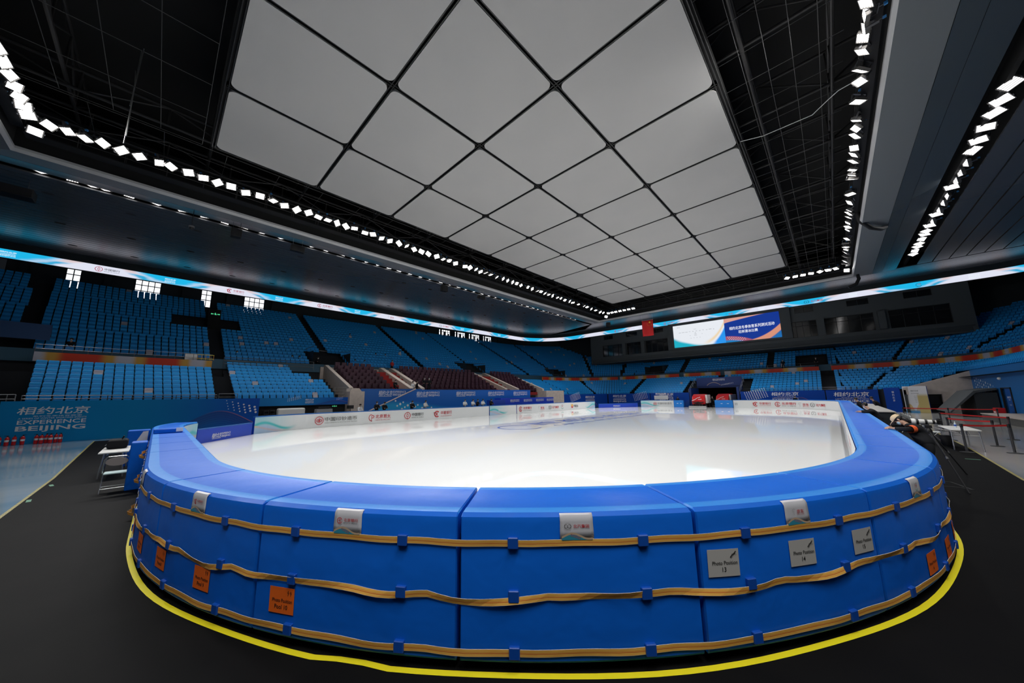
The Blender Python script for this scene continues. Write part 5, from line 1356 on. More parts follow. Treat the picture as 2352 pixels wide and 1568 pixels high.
# ------------------------------------------------------------------ ice resurfacers
tyre = mat('tyre_black', (.012, .012, .012), .8)
def resurfacer(lab, loc, rz):
    t = thing('ice_resurfacer', lab, 'ice machine', loc, rz, 'red ice machines'); 
    T = Matrix(((0, 0, 1, 0), (1, 0, 0, 0), (0, 1, 0, 0), (0, 0, 0, 1)))   # profile (y,z) extruded in x
    MB().prism([(-1.6, .55), (-1.7, 1.1), (-1.3, 1.75), (-.4, 2.05), (.7, 2.05), (.7, 1.35), (1.7, 1.3), (1.75, .55)], -.85, .85, red, T).build('body', None, t, bevel=.09, segs=3)
    mb = MB(); mb.b2((.86, -1.2, .7), (1.12, 1.3, 1.95), white); mb.build('side_tank', None, t, bevel=.08)
    for x in (-.72, .72):
        for y in (-.9, 1.1): MB().lathe([(.2, -.13), (.34, -.13), (.38, -.08), (.38, .08), (.34, .13), (.2, .13)], 18, tyre, Matrix.Translation((x*1.12, y, .38)) @ Matrix.Rotation(PI/2, 4, 'Y')).build('wheel', None, t)
    mb = MB(); mb.b2((-1.15, -2.55, .04), (1.15, -1.9, .34), alu); mb.build('conditioner', None, t, bevel=.03)
    mb = MB()
    for k in range(7): mb.b2((-.6+k*.19, -2.0, .3), (-.52+k*.19, -1.75, .95-.12*abs(k-3)), dsteel)
    mb.b2((-.7, -1.9, .8), (.7, -1.7, .9), dsteel); mb.build('lift_linkage', None, t)
    mb = MB(); T2 = frame(Vector((0, -1.80, 1.2)), XP, ZPv)
    mb.tube([(-.8, -.1, .0), (-.4, .05, .02), (-.05, .30, .03), (.35, .42, .02)], .04, 6, whiteink, T2); mb.rect(.05, .05, .5, .12, whiteink, T2, .03); mb.build('swoosh_stripe', None, t)
    mb = MB(); mb.b2((-.75, .75, 1.35), (-.2, 1.3, 1.45), black); mb.b2((-.75, 1.2, 1.4), (-.2, 1.3, 1.9), black); mb.build('driver_seat', None, t, bevel=.03)
    MB().ring(-.45, 0, .2, .17, black, Matrix.Translation((0, .6, 1.75)) @ Matrix.Rotation(.9, 4, 'X')).build('steering_wheel', None, t)
resurfacer('red and white ice machine in the open gate, nearer the ice edge', (-14.9, 57.2, 0), .05)
resurfacer('red ice machine half hidden behind the square gate pad, inside the gate', (-12.3, 60.6, 0), -.1)

# ------------------------------------------------------------------ side opening and blue wall on the photographers' side
blu = mat('bright_blue_wall', (.006, .14, .42), .5)
mb = MB(); mb.b2((9.2, 20, 0), (9.5, 42.35, 3.9), blu); mb.b2((9.2, 44.3, 0), (9.5, 51.3, 3.9), blu); mb.b2((9.2, 42.35, 2.25), (9.5, 44.3, 3.9), blu)
struct('wall_blue', mb)
t = struct('door_1', MB().b2((9.22, 42.4, 0), (9.3, 43.75, 2.2), mat('door_blue', (.005, .08, .34), .5)))
mb = MB(); T = frame(Vector((9.2, 43.1, 1.1)), -YP, ZPv); mb.text('相约北京', 0, .45, .16, whiteink, T); mb.text('BEIJING', 0, .25, .1, whiteink, T); mb.text('运动员', 0, -.1, .12, whiteink, T); mb.build('lettering', None, t)
mb = MB(); mb.b2((9.15, 42.3, 0), (9.2, 42.4, 2.25), black); mb.b2((9.15, 44.2, 0), (9.22, 44.3, 2.25), black); mb.b2((9.15, 42.3, 2.2), (9.22, 44.3, 2.27), black); mb.build('door_frame', None, t)
mb = MB(); T = frame(Vector((9.19, 51, 0)), -YP, ZPv)
for i in range(9):
    for j in range(6): mb.disc(.7+i*.55, 3.2-j*.28-i*.10, .10 if (i+j) % 2 else .06, whiteink, T, n=10)
tag(mb.build('dot_pattern'), 'slanted white dot pattern printed on the bright blue wall', 'wall print')
t = thing('wall_lamp', 'small round white lamp on the blue wall above the door', 'lamp', (9.16, 43.9, 2.95)); MB().ball((0, 0, 0), .12, white, 12).build('globe', None, t); MB().b2((.0, -.08, -.08), (.04, .08, .08), steel).build('mount', None, t)
mb = MB(); T = Matrix(((1, 0, 0, 0), (0, 0, 1, 0), (0, 1, 0, 0), (0, 0, 0, 1)))
mb.prism([(7.35, 0), (9.2, 0), (9.2, 3.85), (5.0, 2.4), (5.0, 1.75), (7.35, 1.75)], 51.3, 51.7, beige, T); mb.b2((5.0, 51.3, 0), (5.15, 51.7, 2.2), darkwall)
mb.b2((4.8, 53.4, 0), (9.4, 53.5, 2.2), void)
struct('wall_stand_end', mb)
mb = MB()
for k in range(7): mb.b2((5.15, 51.9+.2*k, 0), (7.35, 52.1+.2*k, .2+.22*k), stepgrey)
struct('floor_side_stairs', mb)
t = thing('sloping_canopy', 'dark grey sloping stair canopy in front of the beige wall end', 'canopy')
T = Matrix(((1, 0, 0, 0), (0, 0, 1, 0), (0, 1, 0, 0), (0, 0, 0, 1)))
mb = MB(); mb.prism([(6.6, .35), (8.0, 2.05), (9.1, 2.25), (9.1, 2.1), (8.1, 1.9), (6.7, .32)], 44.8, 49.8, gal, T); mb.build('slab', None, t); MB().b2((8.0, 44.9, 0), (9.1, 49.7, 1.9), darkwall).build('side_panel', None, t)
mb = MB(); mb.b2((7.5, 20, 0), (9.15, 41.3, .42), mat('ramp_grey', (.10, .10, .095), .7)); mb.b2((7.45, 20, .42), (9.2, 41.3, .47), beige); struct('floor_ramp', mb)
t = thing('red_box', 'small red fire box standing by the blue wall', 'box', (8.55, 42.6, 0)); MB().b2((-.2, -.4, .0), (.2, .4, .8), red).build('body', None, t, bevel=.03); MB().b2((-.22, -.2, .45), (-.202, .2, .55), white).build('label_plate', None, t)
# free standing banners at the bend
def decoP(mb, T, L):
    mb.text('相约北京', L/2, 2.1, .14, ink, T); mb.text('系列冬季体育赛事', L/2, 1.85, .07, ink, T)
    for k in range(5): mb.text(['合作伙伴', '赞助商', '供应商', '支持', '北京'][k], L/2, 1.6-.15*k, .06, ink, T)
wall_banner('narrow navy standing banner with vertical characters beside the skyline banner', (3.75, 52.6), (4.75, 51.6), 0, 2.45, navyb, lambda mb, T, L: [mb.text(ch, .8, 2.0-.28*k, .2, whiteink, T) for k, ch in enumerate('相约北京')], grp='standing banners at the bend', cat='banner')
F = Fx('skyline_print', .5, .35); u, v = F.u, F.v
c = F.mix(F.ss(F.op('SUBTRACT', F.op('MULTIPLY', F.op('ABSOLUTE', F.op('SINE', F.op('MULTIPLY', u, 4.2))), .33), v), -.01, .02), (.62, .62, .64), (.55, .40, .18)); c = F.mix(F.ss(v, .16, .02), c, (.03, .22, .45)); c = F.mix(F.op('MULTIPLY', F.ss(u, 1.0, 1.12), F.ss(v, .75, .6)), c, (.45, .36, .14)); sky_p = F.done(c)
wall_banner('white standing banner with a golden skyline print by the dark stairs', (4.95, 51.6), (6.35, 50.4), 0, 2.55, sky_p, decoP, grp='standing banners at the bend', cat='banner')

# ------------------------------------------------------------------ people
def skinned(name, J, E_, Rr, m, parent, sub=2, root=0):
    me = bpy.data.meshes.new(name); me.from_pydata([tuple(p) for p in J], E_, []); me.materials.append(m)
    o = bpy.data.objects.new(name, me); COL.objects.link(o); o.parent = parent
    sk = o.modifiers.new('skin', 'SKIN'); sk.use_smooth_shade = True
    if not me.skin_vertices: me.attributes  # layer comes with the modifier
    lay = me.skin_vertices[0] if me.skin_vertices else None
    if lay is None:
        bpy.context.view_layer.objects.active = o; bpy.ops.mesh.customdata_skin_add(); lay = me.skin_vertices[0]
    for i, r_ in enumerate(Rr):
        lay.data[i].radius = (r_, r_) if not isinstance(r_, tuple) else r_; lay.data[i].use_root = (i == root)
    ss_ = o.modifiers.new('smooth', 'SUBSURF'); ss_.levels = sub; ss_.render_levels = sub
    return o
def V3(*a): return Vector(a)
def human(name, label, P, top, legs, loc=(0, 0, 0), rz=0, group=None, hairc=None, cap=None, mask=True, fingers=False, armband=False, sub=1, longhair=False, shoes=True):
    """P: dict of joints: pelvis chest neck head, shL elL haL, shR elR haR, hiL knL foL, hiR knR foR, face(direction)"""
    t = thing(name, label, 'person', loc, rz, group)
    fd = Vector(P['face']).normalized(); ne, hd = Vector(P['neck']), Vector(P['head']); upd = (hd-ne).normalized()
    fd = (fd-upd*fd.dot(upd)).normalized(); side = fd.cross(upd)
    J = [P['pelvis'], P['chest'], P['neck'], hd, hd+upd*.085, hd+fd*.075-upd*.03, hd+fd*.06-upd*.085]
    E_ = [(0, 1), (1, 2), (2, 3), (3, 4), (3, 5), (3, 6)]; R_ = [.11, .11, .05, .092, .06, .018, .035]
    def chain(a, pts, rs):
        k = a
        for p, r_ in zip(pts, rs): J.append(p); R_.append(r_); E_.append((k, len(J)-1)); k = len(J)-1
        return k
    for s_ in 'LR':
        h = chain(1, [P['sh'+s_], P['el'+s_], P['ha'+s_]], [.06, .045, .032])
        a, b_ = Vector(P['el'+s_]), Vector(P['ha'+s_]); d = (b_-a).normalized(); pl = b_+d*.06; J.append(pl); R_.append(.036); E_.append((h, len(J)-1)); pm = len(J)-1
        if fingers:
            sd = d.cross(Vector((0, 0, 1))).normalized(); dn = Vector((0, 0, -1))
            for q, l_ in zip((-.033, -.011, .011, .033), (.062, .074, .070, .052)):
                chain(pm, [pl+sd*q+d*.035, pl+sd*q+d*(.035+l_*.55)+dn*.008, pl+sd*q*.9+d*(.03+l_*.95)+dn*.026], [.010, .009, .0075])
            chain(pm, [b_+sd*.04+d*.035, b_+sd*.062+d*.07+dn*.01], [.011, .009])
        chain(0, [P['hi'+s_], P['kn'+s_], P['fo'+s_]], [.085, .058, .04])
    skinned('body', J, E_, R_, skin, t, sub)
    pv, ch = Vector(P['pelvis']), Vector(P['chest']); J2 = [pv-(ch-pv)*.22, pv.lerp(ch, .5), P['chest'], Vector(P['neck'])-upd*.01]; E2 = [(0, 1), (1, 2), (2, 3)]; R2 = [.165, .15, .165, .078]
    for s_ in 'LR':
        k = len(J2); J2 += [P['sh'+s_], P['el'+s_], Vector(P['ha'+s_])*.9+Vector(P['el'+s_])*.1]; R2 += [.082, .062, .046]; E2 += [(2, k), (k, k+1), (k+1, k+2)]
    skinned('jacket', J2, E2, R2, top, t, sub)
    J3 = [pv.lerp(ch, .35), pv]; E3 = [(0, 1)]; R3 = [.135, .135]
    for s_ in 'LR':
        k = len(J3); J3 += [P['hi'+s_], P['kn'+s_], P['fo'+s_]]; R3 += [.092, .072, .055]; E3 += [(1, k), (k, k+1), (k+1, k+2)]
    skinned('trousers', J3, E3, R3, legs, t, sub)
    if shoes:
        for s_ in 'LR':
            fo = Vector(P['fo'+s_]); fw = Vector((fd.x, fd.y, 0)).normalized(); mb = MB(); T = frame(Vector((fo.x, fo.y, fo.z-.06)), fw.cross(ZPv)*-1, fw) if False else frame(Vector((fo.x, fo.y, fo.z-.045)), fw.cross(ZPv), fw)
            mb.b2((-.045, -.07, -.04), (.045, .19, .045), cloth_black, T); mb.build('shoe', None, t, bevel=.02)
    T = frame(hd, side, fd)      # z = side x fd = upwards-ish
    if T.to_3x3().col[2].dot(upd) < 0: T = frame(hd, -side, fd)
    mb = MB(); mb.ball((0, -.034, .032), .103, hair if hairc is None else hairc, 14, T, (.92, 1, .95))
    if longhair: mb.ball((0, -.09, -.06), .07, hair, 10, T, (1, .7, 1.5))
    mb.build('hair', None, t)
    if cap:
        mb = MB(); mb.lathe([(.112, .035), (.114, .07), (.095, .115), (.05, .14), (.01, .145)], 16, cap, T @ Matrix.Translation((0, -.015, .01)))
        mb.prism([(-.085, .07), (-.08, .15), (-.04, .195), (.04, .195), (.08, .15), (.085, .07)], .038, .048, cap, T); mb.build('cap', None, t)
    if mask: MB().ball((0, .052, -.045), .062, mask_m, 10, T, (1, .62, .85)).build('face_mask', None, t)
    else:
        MB().ball((0, .085, -.055), .02, mat('lip', (.4, .12, .1), .5), 8, T, (1.2, .4, .4)).build('mouth', None, t)
    mb = MB()
    for s_ in (-1, 1): mb.ball((s_*.033, .083, .012), .011, ink, 6, T)
    mb.build('eye', None, t)
    mb = MB()
    for s_ in (-1, 1): mb.ball((s_*.092, 0, -.01), .025, skin, 8, T, (.4, .8, 1.2))
    mb.build('ear', None, t)
    if armband:
        a, b_ = Vector(P['sh'+armband]), Vector(P['el'+armband]); MB().tube([a.lerp(b_, .35), a.lerp(b_, .8)], .09, 12, mat('orange_cloth', (.95, .14, .03), .6), cap=False).build('armband', None, t)
    return t
def pose_stand(lean=0.): return dict(pelvis=(0, 0, .92), chest=(0, .03+lean*.3, 1.28), neck=(0, .04+lean*.45, 1.48), head=(0, .06+lean*.55, 1.62), face=(0, 1, 0),
    shL=(-.17, .03+lean*.3, 1.38), elL=(-.24, .02, 1.12), haL=(-.16, .2, 1.05), shR=(.17, .03+lean*.3, 1.38), elR=(.24, .02, 1.12), haR=(.16, .2, 1.05),
    hiL=(-.09, 0, .86), knL=(-.10, .03, .48), foL=(-.11, 0, .09), hiR=(.09, 0, .86), knR=(.10, .02, .48), foR=(.11, 0, .09))
def pose_sit(): return dict(pelvis=(0, 0, .52), chest=(0, .05, .86), neck=(0, .08, 1.05), head=(0, .12, 1.19), face=(0, 1, -.05),
    shL=(-.17, .05, .96), elL=(-.22, .15, .72), haL=(-.12, .38, .74), shR=(.17, .05, .96), elR=(.22, .15, .72), haR=(.12, .38, .74),
    hiL=(-.09, .05, .50), knL=(-.11, .44, .50), foL=(-.11, .46, .09), hiR=(.09, .05, .50), knR=(.11, .44, .50), foR=(.11, .46, .09))
def face_rz(dx, dy): return math.atan2(-dx, dy)
# the near photographer, leaning on the pad with a tan cap
P = dict(pelvis=(1.45, 12.75, .90), chest=(1.32, 13.0, 1.2), neck=(1.22, 13.12, 1.34), head=(1.10, 13.18, 1.43), face=(-1, .15, -.15),
         shL=(1.33, 12.82, 1.27), elL=(1.17, 12.62, 1.255), haL=(.98, 12.95, 1.245), shR=(1.33, 13.2, 1.27), elR=(1.05, 13.35, 1.265), haR=(.92, 13.15, 1.25),
         hiL=(1.47, 12.66, .83), knL=(1.36, 12.62, .46), foL=(1.46, 12.62, .09), hiR=(1.46, 12.86, .83), knR=(1.34, 12.93, .46), foR=(1.44, 12.96, .09))
human('person', 'person in black with tan cap, mask and orange armband leaning on the blue pad', P, cloth_black, cloth_black, cap=cloth_tan, fingers=True, armband='L', sub=2, longhair=True)
P = dict(pelvis=(1.32, 22.3, .90), chest=(1.18, 22.4, 1.2), neck=(1.03, 22.5, 1.37), head=(.93, 22.55, 1.52), face=(-1, .3, -.25),
         shL=(1.14, 22.2, 1.28), elL=(.98, 21.95, 1.25), haL=(.75, 22.1, 1.245), shR=(1.12, 22.62, 1.28), elR=(.98, 22.95, 1.25), haR=(.75, 22.9, 1.245),
         hiL=(1.33, 22.2, .84), knL=(1.28, 22.2, .48), foL=(1.38, 22.2, .09), hiR=(1.33, 22.4, .84), knR=(1.28, 22.42, .48), foR=(1.36, 22.44, .09))
human('person', 'person in black with dark hair and mask hunched over the pad before the grey counter', P, cloth_black, cloth_black, fingers=True, sub=2)
human('person', 'person with a camera at the grey counter, nearer the far boards', pose_stand(.5), cloth_black, cloth_navy, (1.3, 33.0, 0), face_rz(-1, .2), sub=1)
human('person', 'person in black behind the counter with a lamp bright badge', pose_stand(.6), cloth_black, cloth_black, (2.3, 37.0, 0), face_rz(-1, -.3), sub=1, mask=False)
# prototypes of small far figures, then copies
pst = human('person', 'staff member in dark suit standing before the wide maroon box, nearest its sloped wall', pose_stand(), cloth_black, cloth_black, (-34.0, 20.95, 2.75), face_rz(1, 0), 'staff by the maroon boxes')
pwh = human('person', 'person in white shirt standing in the gap between two sloped walls', pose_stand(), cloth_white, cloth_black, (-34.1, 18.3+.95+.3, 2.3), face_rz(1, .3), 'staff by the maroon boxes')
dup(pst, 'staff member in dark suit beside the maroon armchairs, second from the sloped wall', loc=(-34.0, 21.6, 2.75), rot=(0, 0, face_rz(1, -.5)))
dup(pst, 'staff member in dark suit at the mouth of the stair between sloped walls', loc=(-34.0, 20.0, 2.35), rot=(0, 0, face_rz(.4, 1)))
psi = human('person', 'person in black behind the boards, right one of the pair below the dots', pose_sit(), cloth_black, cloth_black, (-29.6, 14.2, .55), face_rz(1, 0), 'people seated behind the boards')
psw = human('person', 'person in white seated behind the boards between the dotted panel and pier', pose_sit(), cloth_white, cloth_navy, (-29.6, 12.0, .42), face_rz(1, .3), 'people seated behind the boards')
for k, (s_, y, lab) in enumerate(((psi, 13.5, 'person in black behind the boards, left one of the pair below the dots'), (psi, 16.9, 'person in black behind the boards, alone at the middle of the dots'),
        (psw, 18.4, 'person in white behind the boards at the end of the dots'), (psw, 23.3, 'person in white behind the boards, first of the group of four'), (psw, 24.5, 'person in white behind the boards, second of the group of four'),
        (psi, 25.1, 'person in black behind the boards, third of the group of four'), (psw, 26.0, 'person in white behind the boards, last of the group of four'), (psi, 27.2, 'person in black behind the boards beside the blue platform end'))):
    dup(s_, lab, loc=(-29.6+.1*(k % 2), y, .6), rot=(0, 0, face_rz(1, .2*(k % 3-1))))
SEATP = [(psi, -43.0, -3.95, UZ(0), 'spectator in black behind the orange band at the bottom of the upper tier'), (pst, -42.0, -5.1, 5.4, 'person at the dark opening beside the orange band'),
    (psi, -43.3, 5.0, UZ(0)+.1, 'spectator in black hunched at the foot of the second upper block'), (psi, -43.2, 9.8, UZ(0), 'spectator in black, left one of the pair near the pale counter'), (psi, -43.2, 10.5, UZ(0), 'spectator in black, right one of the pair near the pale counter'),
    (psi, -43.2, 12.4, UZ(0), 'spectator in black beside the first upper entrance'), (psi, -43.2, 16.6, UZ(0), 'person in black by the rail past the first upper entrance'), (psw, -43.2, 17.8, UZ(0), 'person in white by the rail past the first upper entrance'),
    (psi, -45.5, 20.2, UZ(3), 'spectator in black four rows up behind the middle maroon box'), (psw, -45.5, 21.6, UZ(3), 'spectator in white four rows up behind the middle maroon box'), (psw, -47.0, 24.6, UZ(5), 'spectator in white six rows up by the aisle'),
    (psi, -52.0, 19.0, UZ(11), 'lone spectator in black high behind the maroon boxes')]
for s_, x, y, z, lab in SEATP:
    o = dup(s_, lab, loc=(x, y, z), rot=(0, 0, face_rz(1, 0))); o['group'] = 'people in the upper tier'
human('person', 'person in red jacket standing behind the middle maroon box', pose_stand(), cloth_red, cloth_black, (-41.9, 20.9, 5.4), face_rz(1, .2), 'people in the upper tier')
for x, y, z, rz_, lab in ((-18.0, 56.6, 0, face_rz(0, 1), 'person in black standing by the gate post, left of the ice machine'), (-16.0, 57.6, 0, face_rz(.2, -1), 'person in black walking beside the nearer ice machine'), (-13.4, 57.6, 0, face_rz(0, -1), 'person in black between the two ice machines'),
        (-1.4, 66.0, 5.4, face_rz(0, -1), 'person in black standing at the far walkway rail under the gallery'), (-5.2, 66.0, 5.4, face_rz(0, -1), 'person in black standing at the far walkway beside the dark aisle')):
    o = dup(pst, lab, loc=(x, y, z), rot=(0, 0, rz_)); o['group'] = 'people at the far end'
o = dup(psi, 'person in black seated before the far navy banner past the gate', loc=(-3.8, 57.4, .35), rot=(0, 0, PI)); o['group'] = 'people at the far end'
o = dup(psi, 'person in black seated left of the gate before the far banner', loc=(-20.1+.2, 57.6, .35), rot=(0, 0, PI)); o['group'] = 'people at the far end'
o = dup(psi, 'guest seated in the smaller maroon box beside the red stair', loc=(-35.0, 17.9, 2.85), rot=(0, 0, face_rz(1, 0))); o['group'] = 'staff by the maroon boxes'

# ------------------------------------------------------------------ long lens camera on tripod
t = thing('tripod', 'black tripod with one leg reaching towards the camera viewpoint', 'tripod', (1.68, 14.15, 0))
for k, (x, y) in enumerate(((.13, -2.05), (.55, .6), (-.45, .75))):
    mb = MB(); mb.tube([(0, 0, 1.12), (x*.5, y*.5, .58)], .019, 8, black); mb.tube([(x*.48, y*.48, .60), (x, y, .0)], .013, 8, dsteel); mb.tube([(x*.48, y*.48, .60), (x*.52, y*.52, .555)], .026, 8, steel); mb.ball((x, y, .015), .02, black, 8); mb.build('leg', None, t)
mb = MB(); mb.tube([(0, 0, .75), (0, 0, 1.22)], .018, 8, steel); mb.lathe([(.05, 1.06), (.06, 1.1), (.05, 1.16), (.03, 1.2)], 12, dsteel); mb.build('centre_column', None, t)
mb = MB(); mb.b2((-.06, -.035, 1.2), (.06, .035, 1.27), dsteel); mb.tube([(.05, 0, 1.22), (.42, -.1, 1.12)], .01, 6, steel); mb.build('head', None, t)
t = thing('telephoto_camera', 'long white lens camera mounted on the black tripod', 'camera', (1.68, 14.15, 1.36), .08)
RX = Matrix.Rotation(PI/2, 4, 'Y')
MB().lathe([(.03, -.36), (.078, -.34), (.08, -.22), (.066, -.2), (.06, -.02), (.052, 0), (.05, .1), (.04, .16)], 20, white, RX).build('lens_barrel', None, t)
mb = MB()
for a, r_ in ((-.335, .084), (-.20, .072), (-.05, .066), (.08, .056)): mb.lathe([(r_-.006, a), (r_, a+.004), (r_, a+.04), (r_-.006, a+.045)], 20, black, RX)
mb.lathe([(.088, -.46), (.09, -.34), (.08, -.33)], 20, black, RX); mb.build('lens_ring', None, t)
mb = MB(); mb.b2((.15, -.075, -.055), (.24, .075, .055), black); mb.b2((.16, -.035, .05), (.235, .035, .09), black); mb.b2((.15, -.075, -.055), (.20, -.04, .06), black); mb.build('camera_body', None, t, bevel=.01)
MB().b2((-.12, -.02, -.09), (.02, .02, -.05), steel).build('tripod_foot', None, t)

# ------------------------------------------------------------------ tables, chairs, barriers on the photographers' side
def folding_table(lab, x0, x1, y0, y1, h, m=white, legm=None):
    t = thing('folding_table', lab, 'table', ((x0+x1)/2, (y0+y1)/2, 0)); a, b_ = (x1-x0)/2, (y1-y0)/2; lm = legm or alu
    MB().b2((-a, -b_, h-.04), (a, b_, h), m).build('table_top', None, t, bevel=.012)
    for sx in (-1, 1):
        for sy in (-1, 1): MB().tube([(sx*(a-.05), sy*(b_-.12), h-.04), (sx*(a-.03), sy*(b_-.06), 0)], .018, 8, lm).build('leg', None, t)
    mb = MB()
    for sy in (-1, 1): mb.tube([(-(a-.04), sy*(b_-.1), h*.72), ((a-.04), sy*(b_-.1), h*.72)], .014, 6, lm); mb.tube([(-.1, sy*(b_-.1), h*.72), (-.1, sy*(b_-.5), h-.05)], .01, 6, lm); mb.tube([(.1, sy*(b_-.1), h*.72), (.1, sy*(b_-.5), h-.05)], .01, 6, lm)
    mb.build('brace', None, t); return t
folding_table('white folding table behind the retractable belt posts', 2.9, 3.62, 20.35, 22.3, .74)
t = thing('counter', 'long grey topped counter along the blue pads behind the photographers', 'counter', (1.7, 34.3, 0))
MB().b2((-.45, -7.6, 1.04), (.5, 7.6, 1.09), mat('counter_top', (.50, .48, .45), .4)).build('counter_top', None, t, bevel=.01); MB().b2((-.4, -7.5, 0), (.42, 7.5, 1.04), darkwall).build('side_panel', None, t)
whp = mat('white_chair_plastic', (.72, .74, .74), .4); tealc = mat('pale_teal_seat', (.52, .70, .70), .5); taupe = mat('taupe_back', (.30, .27, .26), .5)
def folding_chair(lab, loc, rz, backm, seatm, fr_m, group=None):     # faces +Y
    t = thing('folding_chair', lab, 'chair', loc, rz, group)
    mb = MB(); n = 14
    vs = [(.19*math.cos(2*PI*k/n), y, .735+.10*math.sin(2*PI*k/n)) for y in (-.20, -.175) for k in range(n)]
    mb.add(vs, [tuple(range(n)), tuple(range(n, 2*n))[::-1]]+[(k, (k+1) % n, n+(k+1) % n, n+k) for k in range(n)], backm); mb.build('backrest', None, t)
    MB().b2((-.2, -.15, .425), (.2, .24, .46), seatm).build('seat', None, t, bevel=.015, segs=3)
    for s_ in (-1, 1):
        MB().tube([(s_*.15, -.19, .86), (s_*.205, -.19, .80), (s_*.215, -.16, .60), (s_*.225, .0, .36), (s_*.225, .26, .0)], .011, 8, fr_m).build('leg', None, t)
        MB().tube([(s_*.205, .16, .44), (s_*.21, -.05, .24), (s_*.215, -.24, .0)], .011, 8, fr_m).build('leg', None, t)
    mb = MB(); mb.tube([(-.15, -.19, .86), (.15, -.19, .86)], .011, 8, fr_m); mb.tube([(-.225, .19, .10), (.225, .19, .10)], .009, 6, fr_m); mb.tube([(-.213, -.16, .10), (.213, -.16, .10)], .009, 6, fr_m); mb.build('cross_bar', None, t)
    return t
fc = folding_chair('folding chair with pale teal seat facing the white table with the black bag', (-13.4, -.55, 0), PI/2, taupe, tealc, alu)
fw = folding_chair('white folding chair by the grey counter, nearest the camera of its row', (2.5, 27.6, 0), PI/2+.3, whp, whp, alu, 'white chairs by the counter')
for k in range(3): dup(fw, 'white folding chair by the grey counter, '+nth(k+1)+' in its row', loc=(2.5+.03*k, 28.6+1.0*k, 0))
fd_ = folding_chair('white folding chair tucked behind the white table by the belt posts', (2.75, 22.7, 0), -PI/2, whp, whp, alu)
def box_part(name, lo, hi, m, t, bv=.01): return MB().b2(lo, hi, m).build(name, None, t, bevel=bv)
t = thing('bottle', 'small clear bottle with blue label on the white table', 'bottle', (3.2, 21.3, .74)); MB().lathe([(.03, 0), (.032, .02), (.032, .15), (.012, .19), (.012, .21)], 12, mat('clear_plastic', (.7, .8, .85), .1)).build('body', None, t); MB().lathe([(.034, .06), (.034, .12)], 12, mat('label_blue', (.02, .08, .4), .5)).build('label_band', None, t); MB().lathe([(.014, .21), (.014, .235)], 10, white).build('cap', None, t)
t = thing('waste_bin', 'black mesh waste bin under the white table', 'bin', (3.0, 21.9, 0)); MB().lathe([(.14, 0), (.18, .38), (.19, .39), (.17, .38)], 16, dsteel).build('basket', None, t); MB().lathe([(.165, .1), (.165, .12)], 12, black).build('liner', None, t)
postm = mat('post_grey', (.10, .10, .105), .35, metal=.6); belt = mat('red_belt', (.55, .02, .02), .6)
posts = {'A': (4.22, 20.5), 'B': (3.12, 19.9), 'C': (4.3, 22.6), 'I': (3.45, 24.2), 'D': (5.35, 25.8), 'G': (4.0, 29.5), 'E': (7.1, 35.8), 'F': (5.3, 36.3), 'H': (3.4, 37.0)}
plab = {'A': 'nearest wide open corner of the red belts', 'B': 'right in front of the white table', 'C': 'behind the nearest belt, beside the table end', 'I': 'behind the white table', 'D': 'beyond the corner post with the lower belts', 'G': 'halfway to the beige wall', 'E': 'by the red fire box', 'F': 'below the sloping canopy', 'H': 'by the skyline banner'}
pr = None
for k, (nm, (x, y)) in enumerate(posts.items()):
    if pr is None:
        pr = thing('barrier_post', '', 'barrier post', (x, y, 0), 0, 'belt posts')
        MB().lathe([(.17, 0), (.17, .012), (.05, .03), (.03, .04)], 20, postm).build('base', None, pr); MB().tube([(0, 0, .03), (0, 0, .90)], .032, 12, postm).build('pole', None, pr)
        MB().tube([(0, 0, .86), (0, 0, .98)], .04, 12, black).build('head', None, pr); o = pr
    else: o = dup(pr, loc=(x, y, 0))
    o['label'] = 'grey belt barrier post '+plab[nm]
for a, b_, lab in (('B', 'A', 'nearest red belt between posts in front of the white table'), ('I', 'C', 'short red belt behind the white table'), ('G', 'D', 'red belt crossing behind the white table towards the corner post'), ('D', 'A', 'red belt joining the corner post to the one beyond'), ('H', 'F', 'farthest red belt near the skyline banner'), ('F', 'E', 'farthest red belt below the sloping canopy')):
    (x0, y0), (x1, y1) = posts[a], posts[b_]; mb = MB(); n = 8; d = Vector((y1-y0, -(x1-x0), 0)).normalized()*.002
    for i in range(n):
        p = Vector((x0+(x1-x0)*i/n, y0+(y1-y0)*i/n, .93-.02*math.sin(PI*i/n))); q = Vector((x0+(x1-x0)*(i+1)/n, y0+(y1-y0)*(i+1)/n, .93-.02*math.sin(PI*(i+1)/n)))
        for s_ in (1, -1): mb.quad(tuple(p-ZPv*.03+d*s_), tuple(q-ZPv*.03+d*s_), tuple(q+ZPv*.03+d*s_), tuple(p+ZPv*.03+d*s_), belt)
    tag(mb.build('barrier_belt'), lab, 'belt', 'red barrier belts')
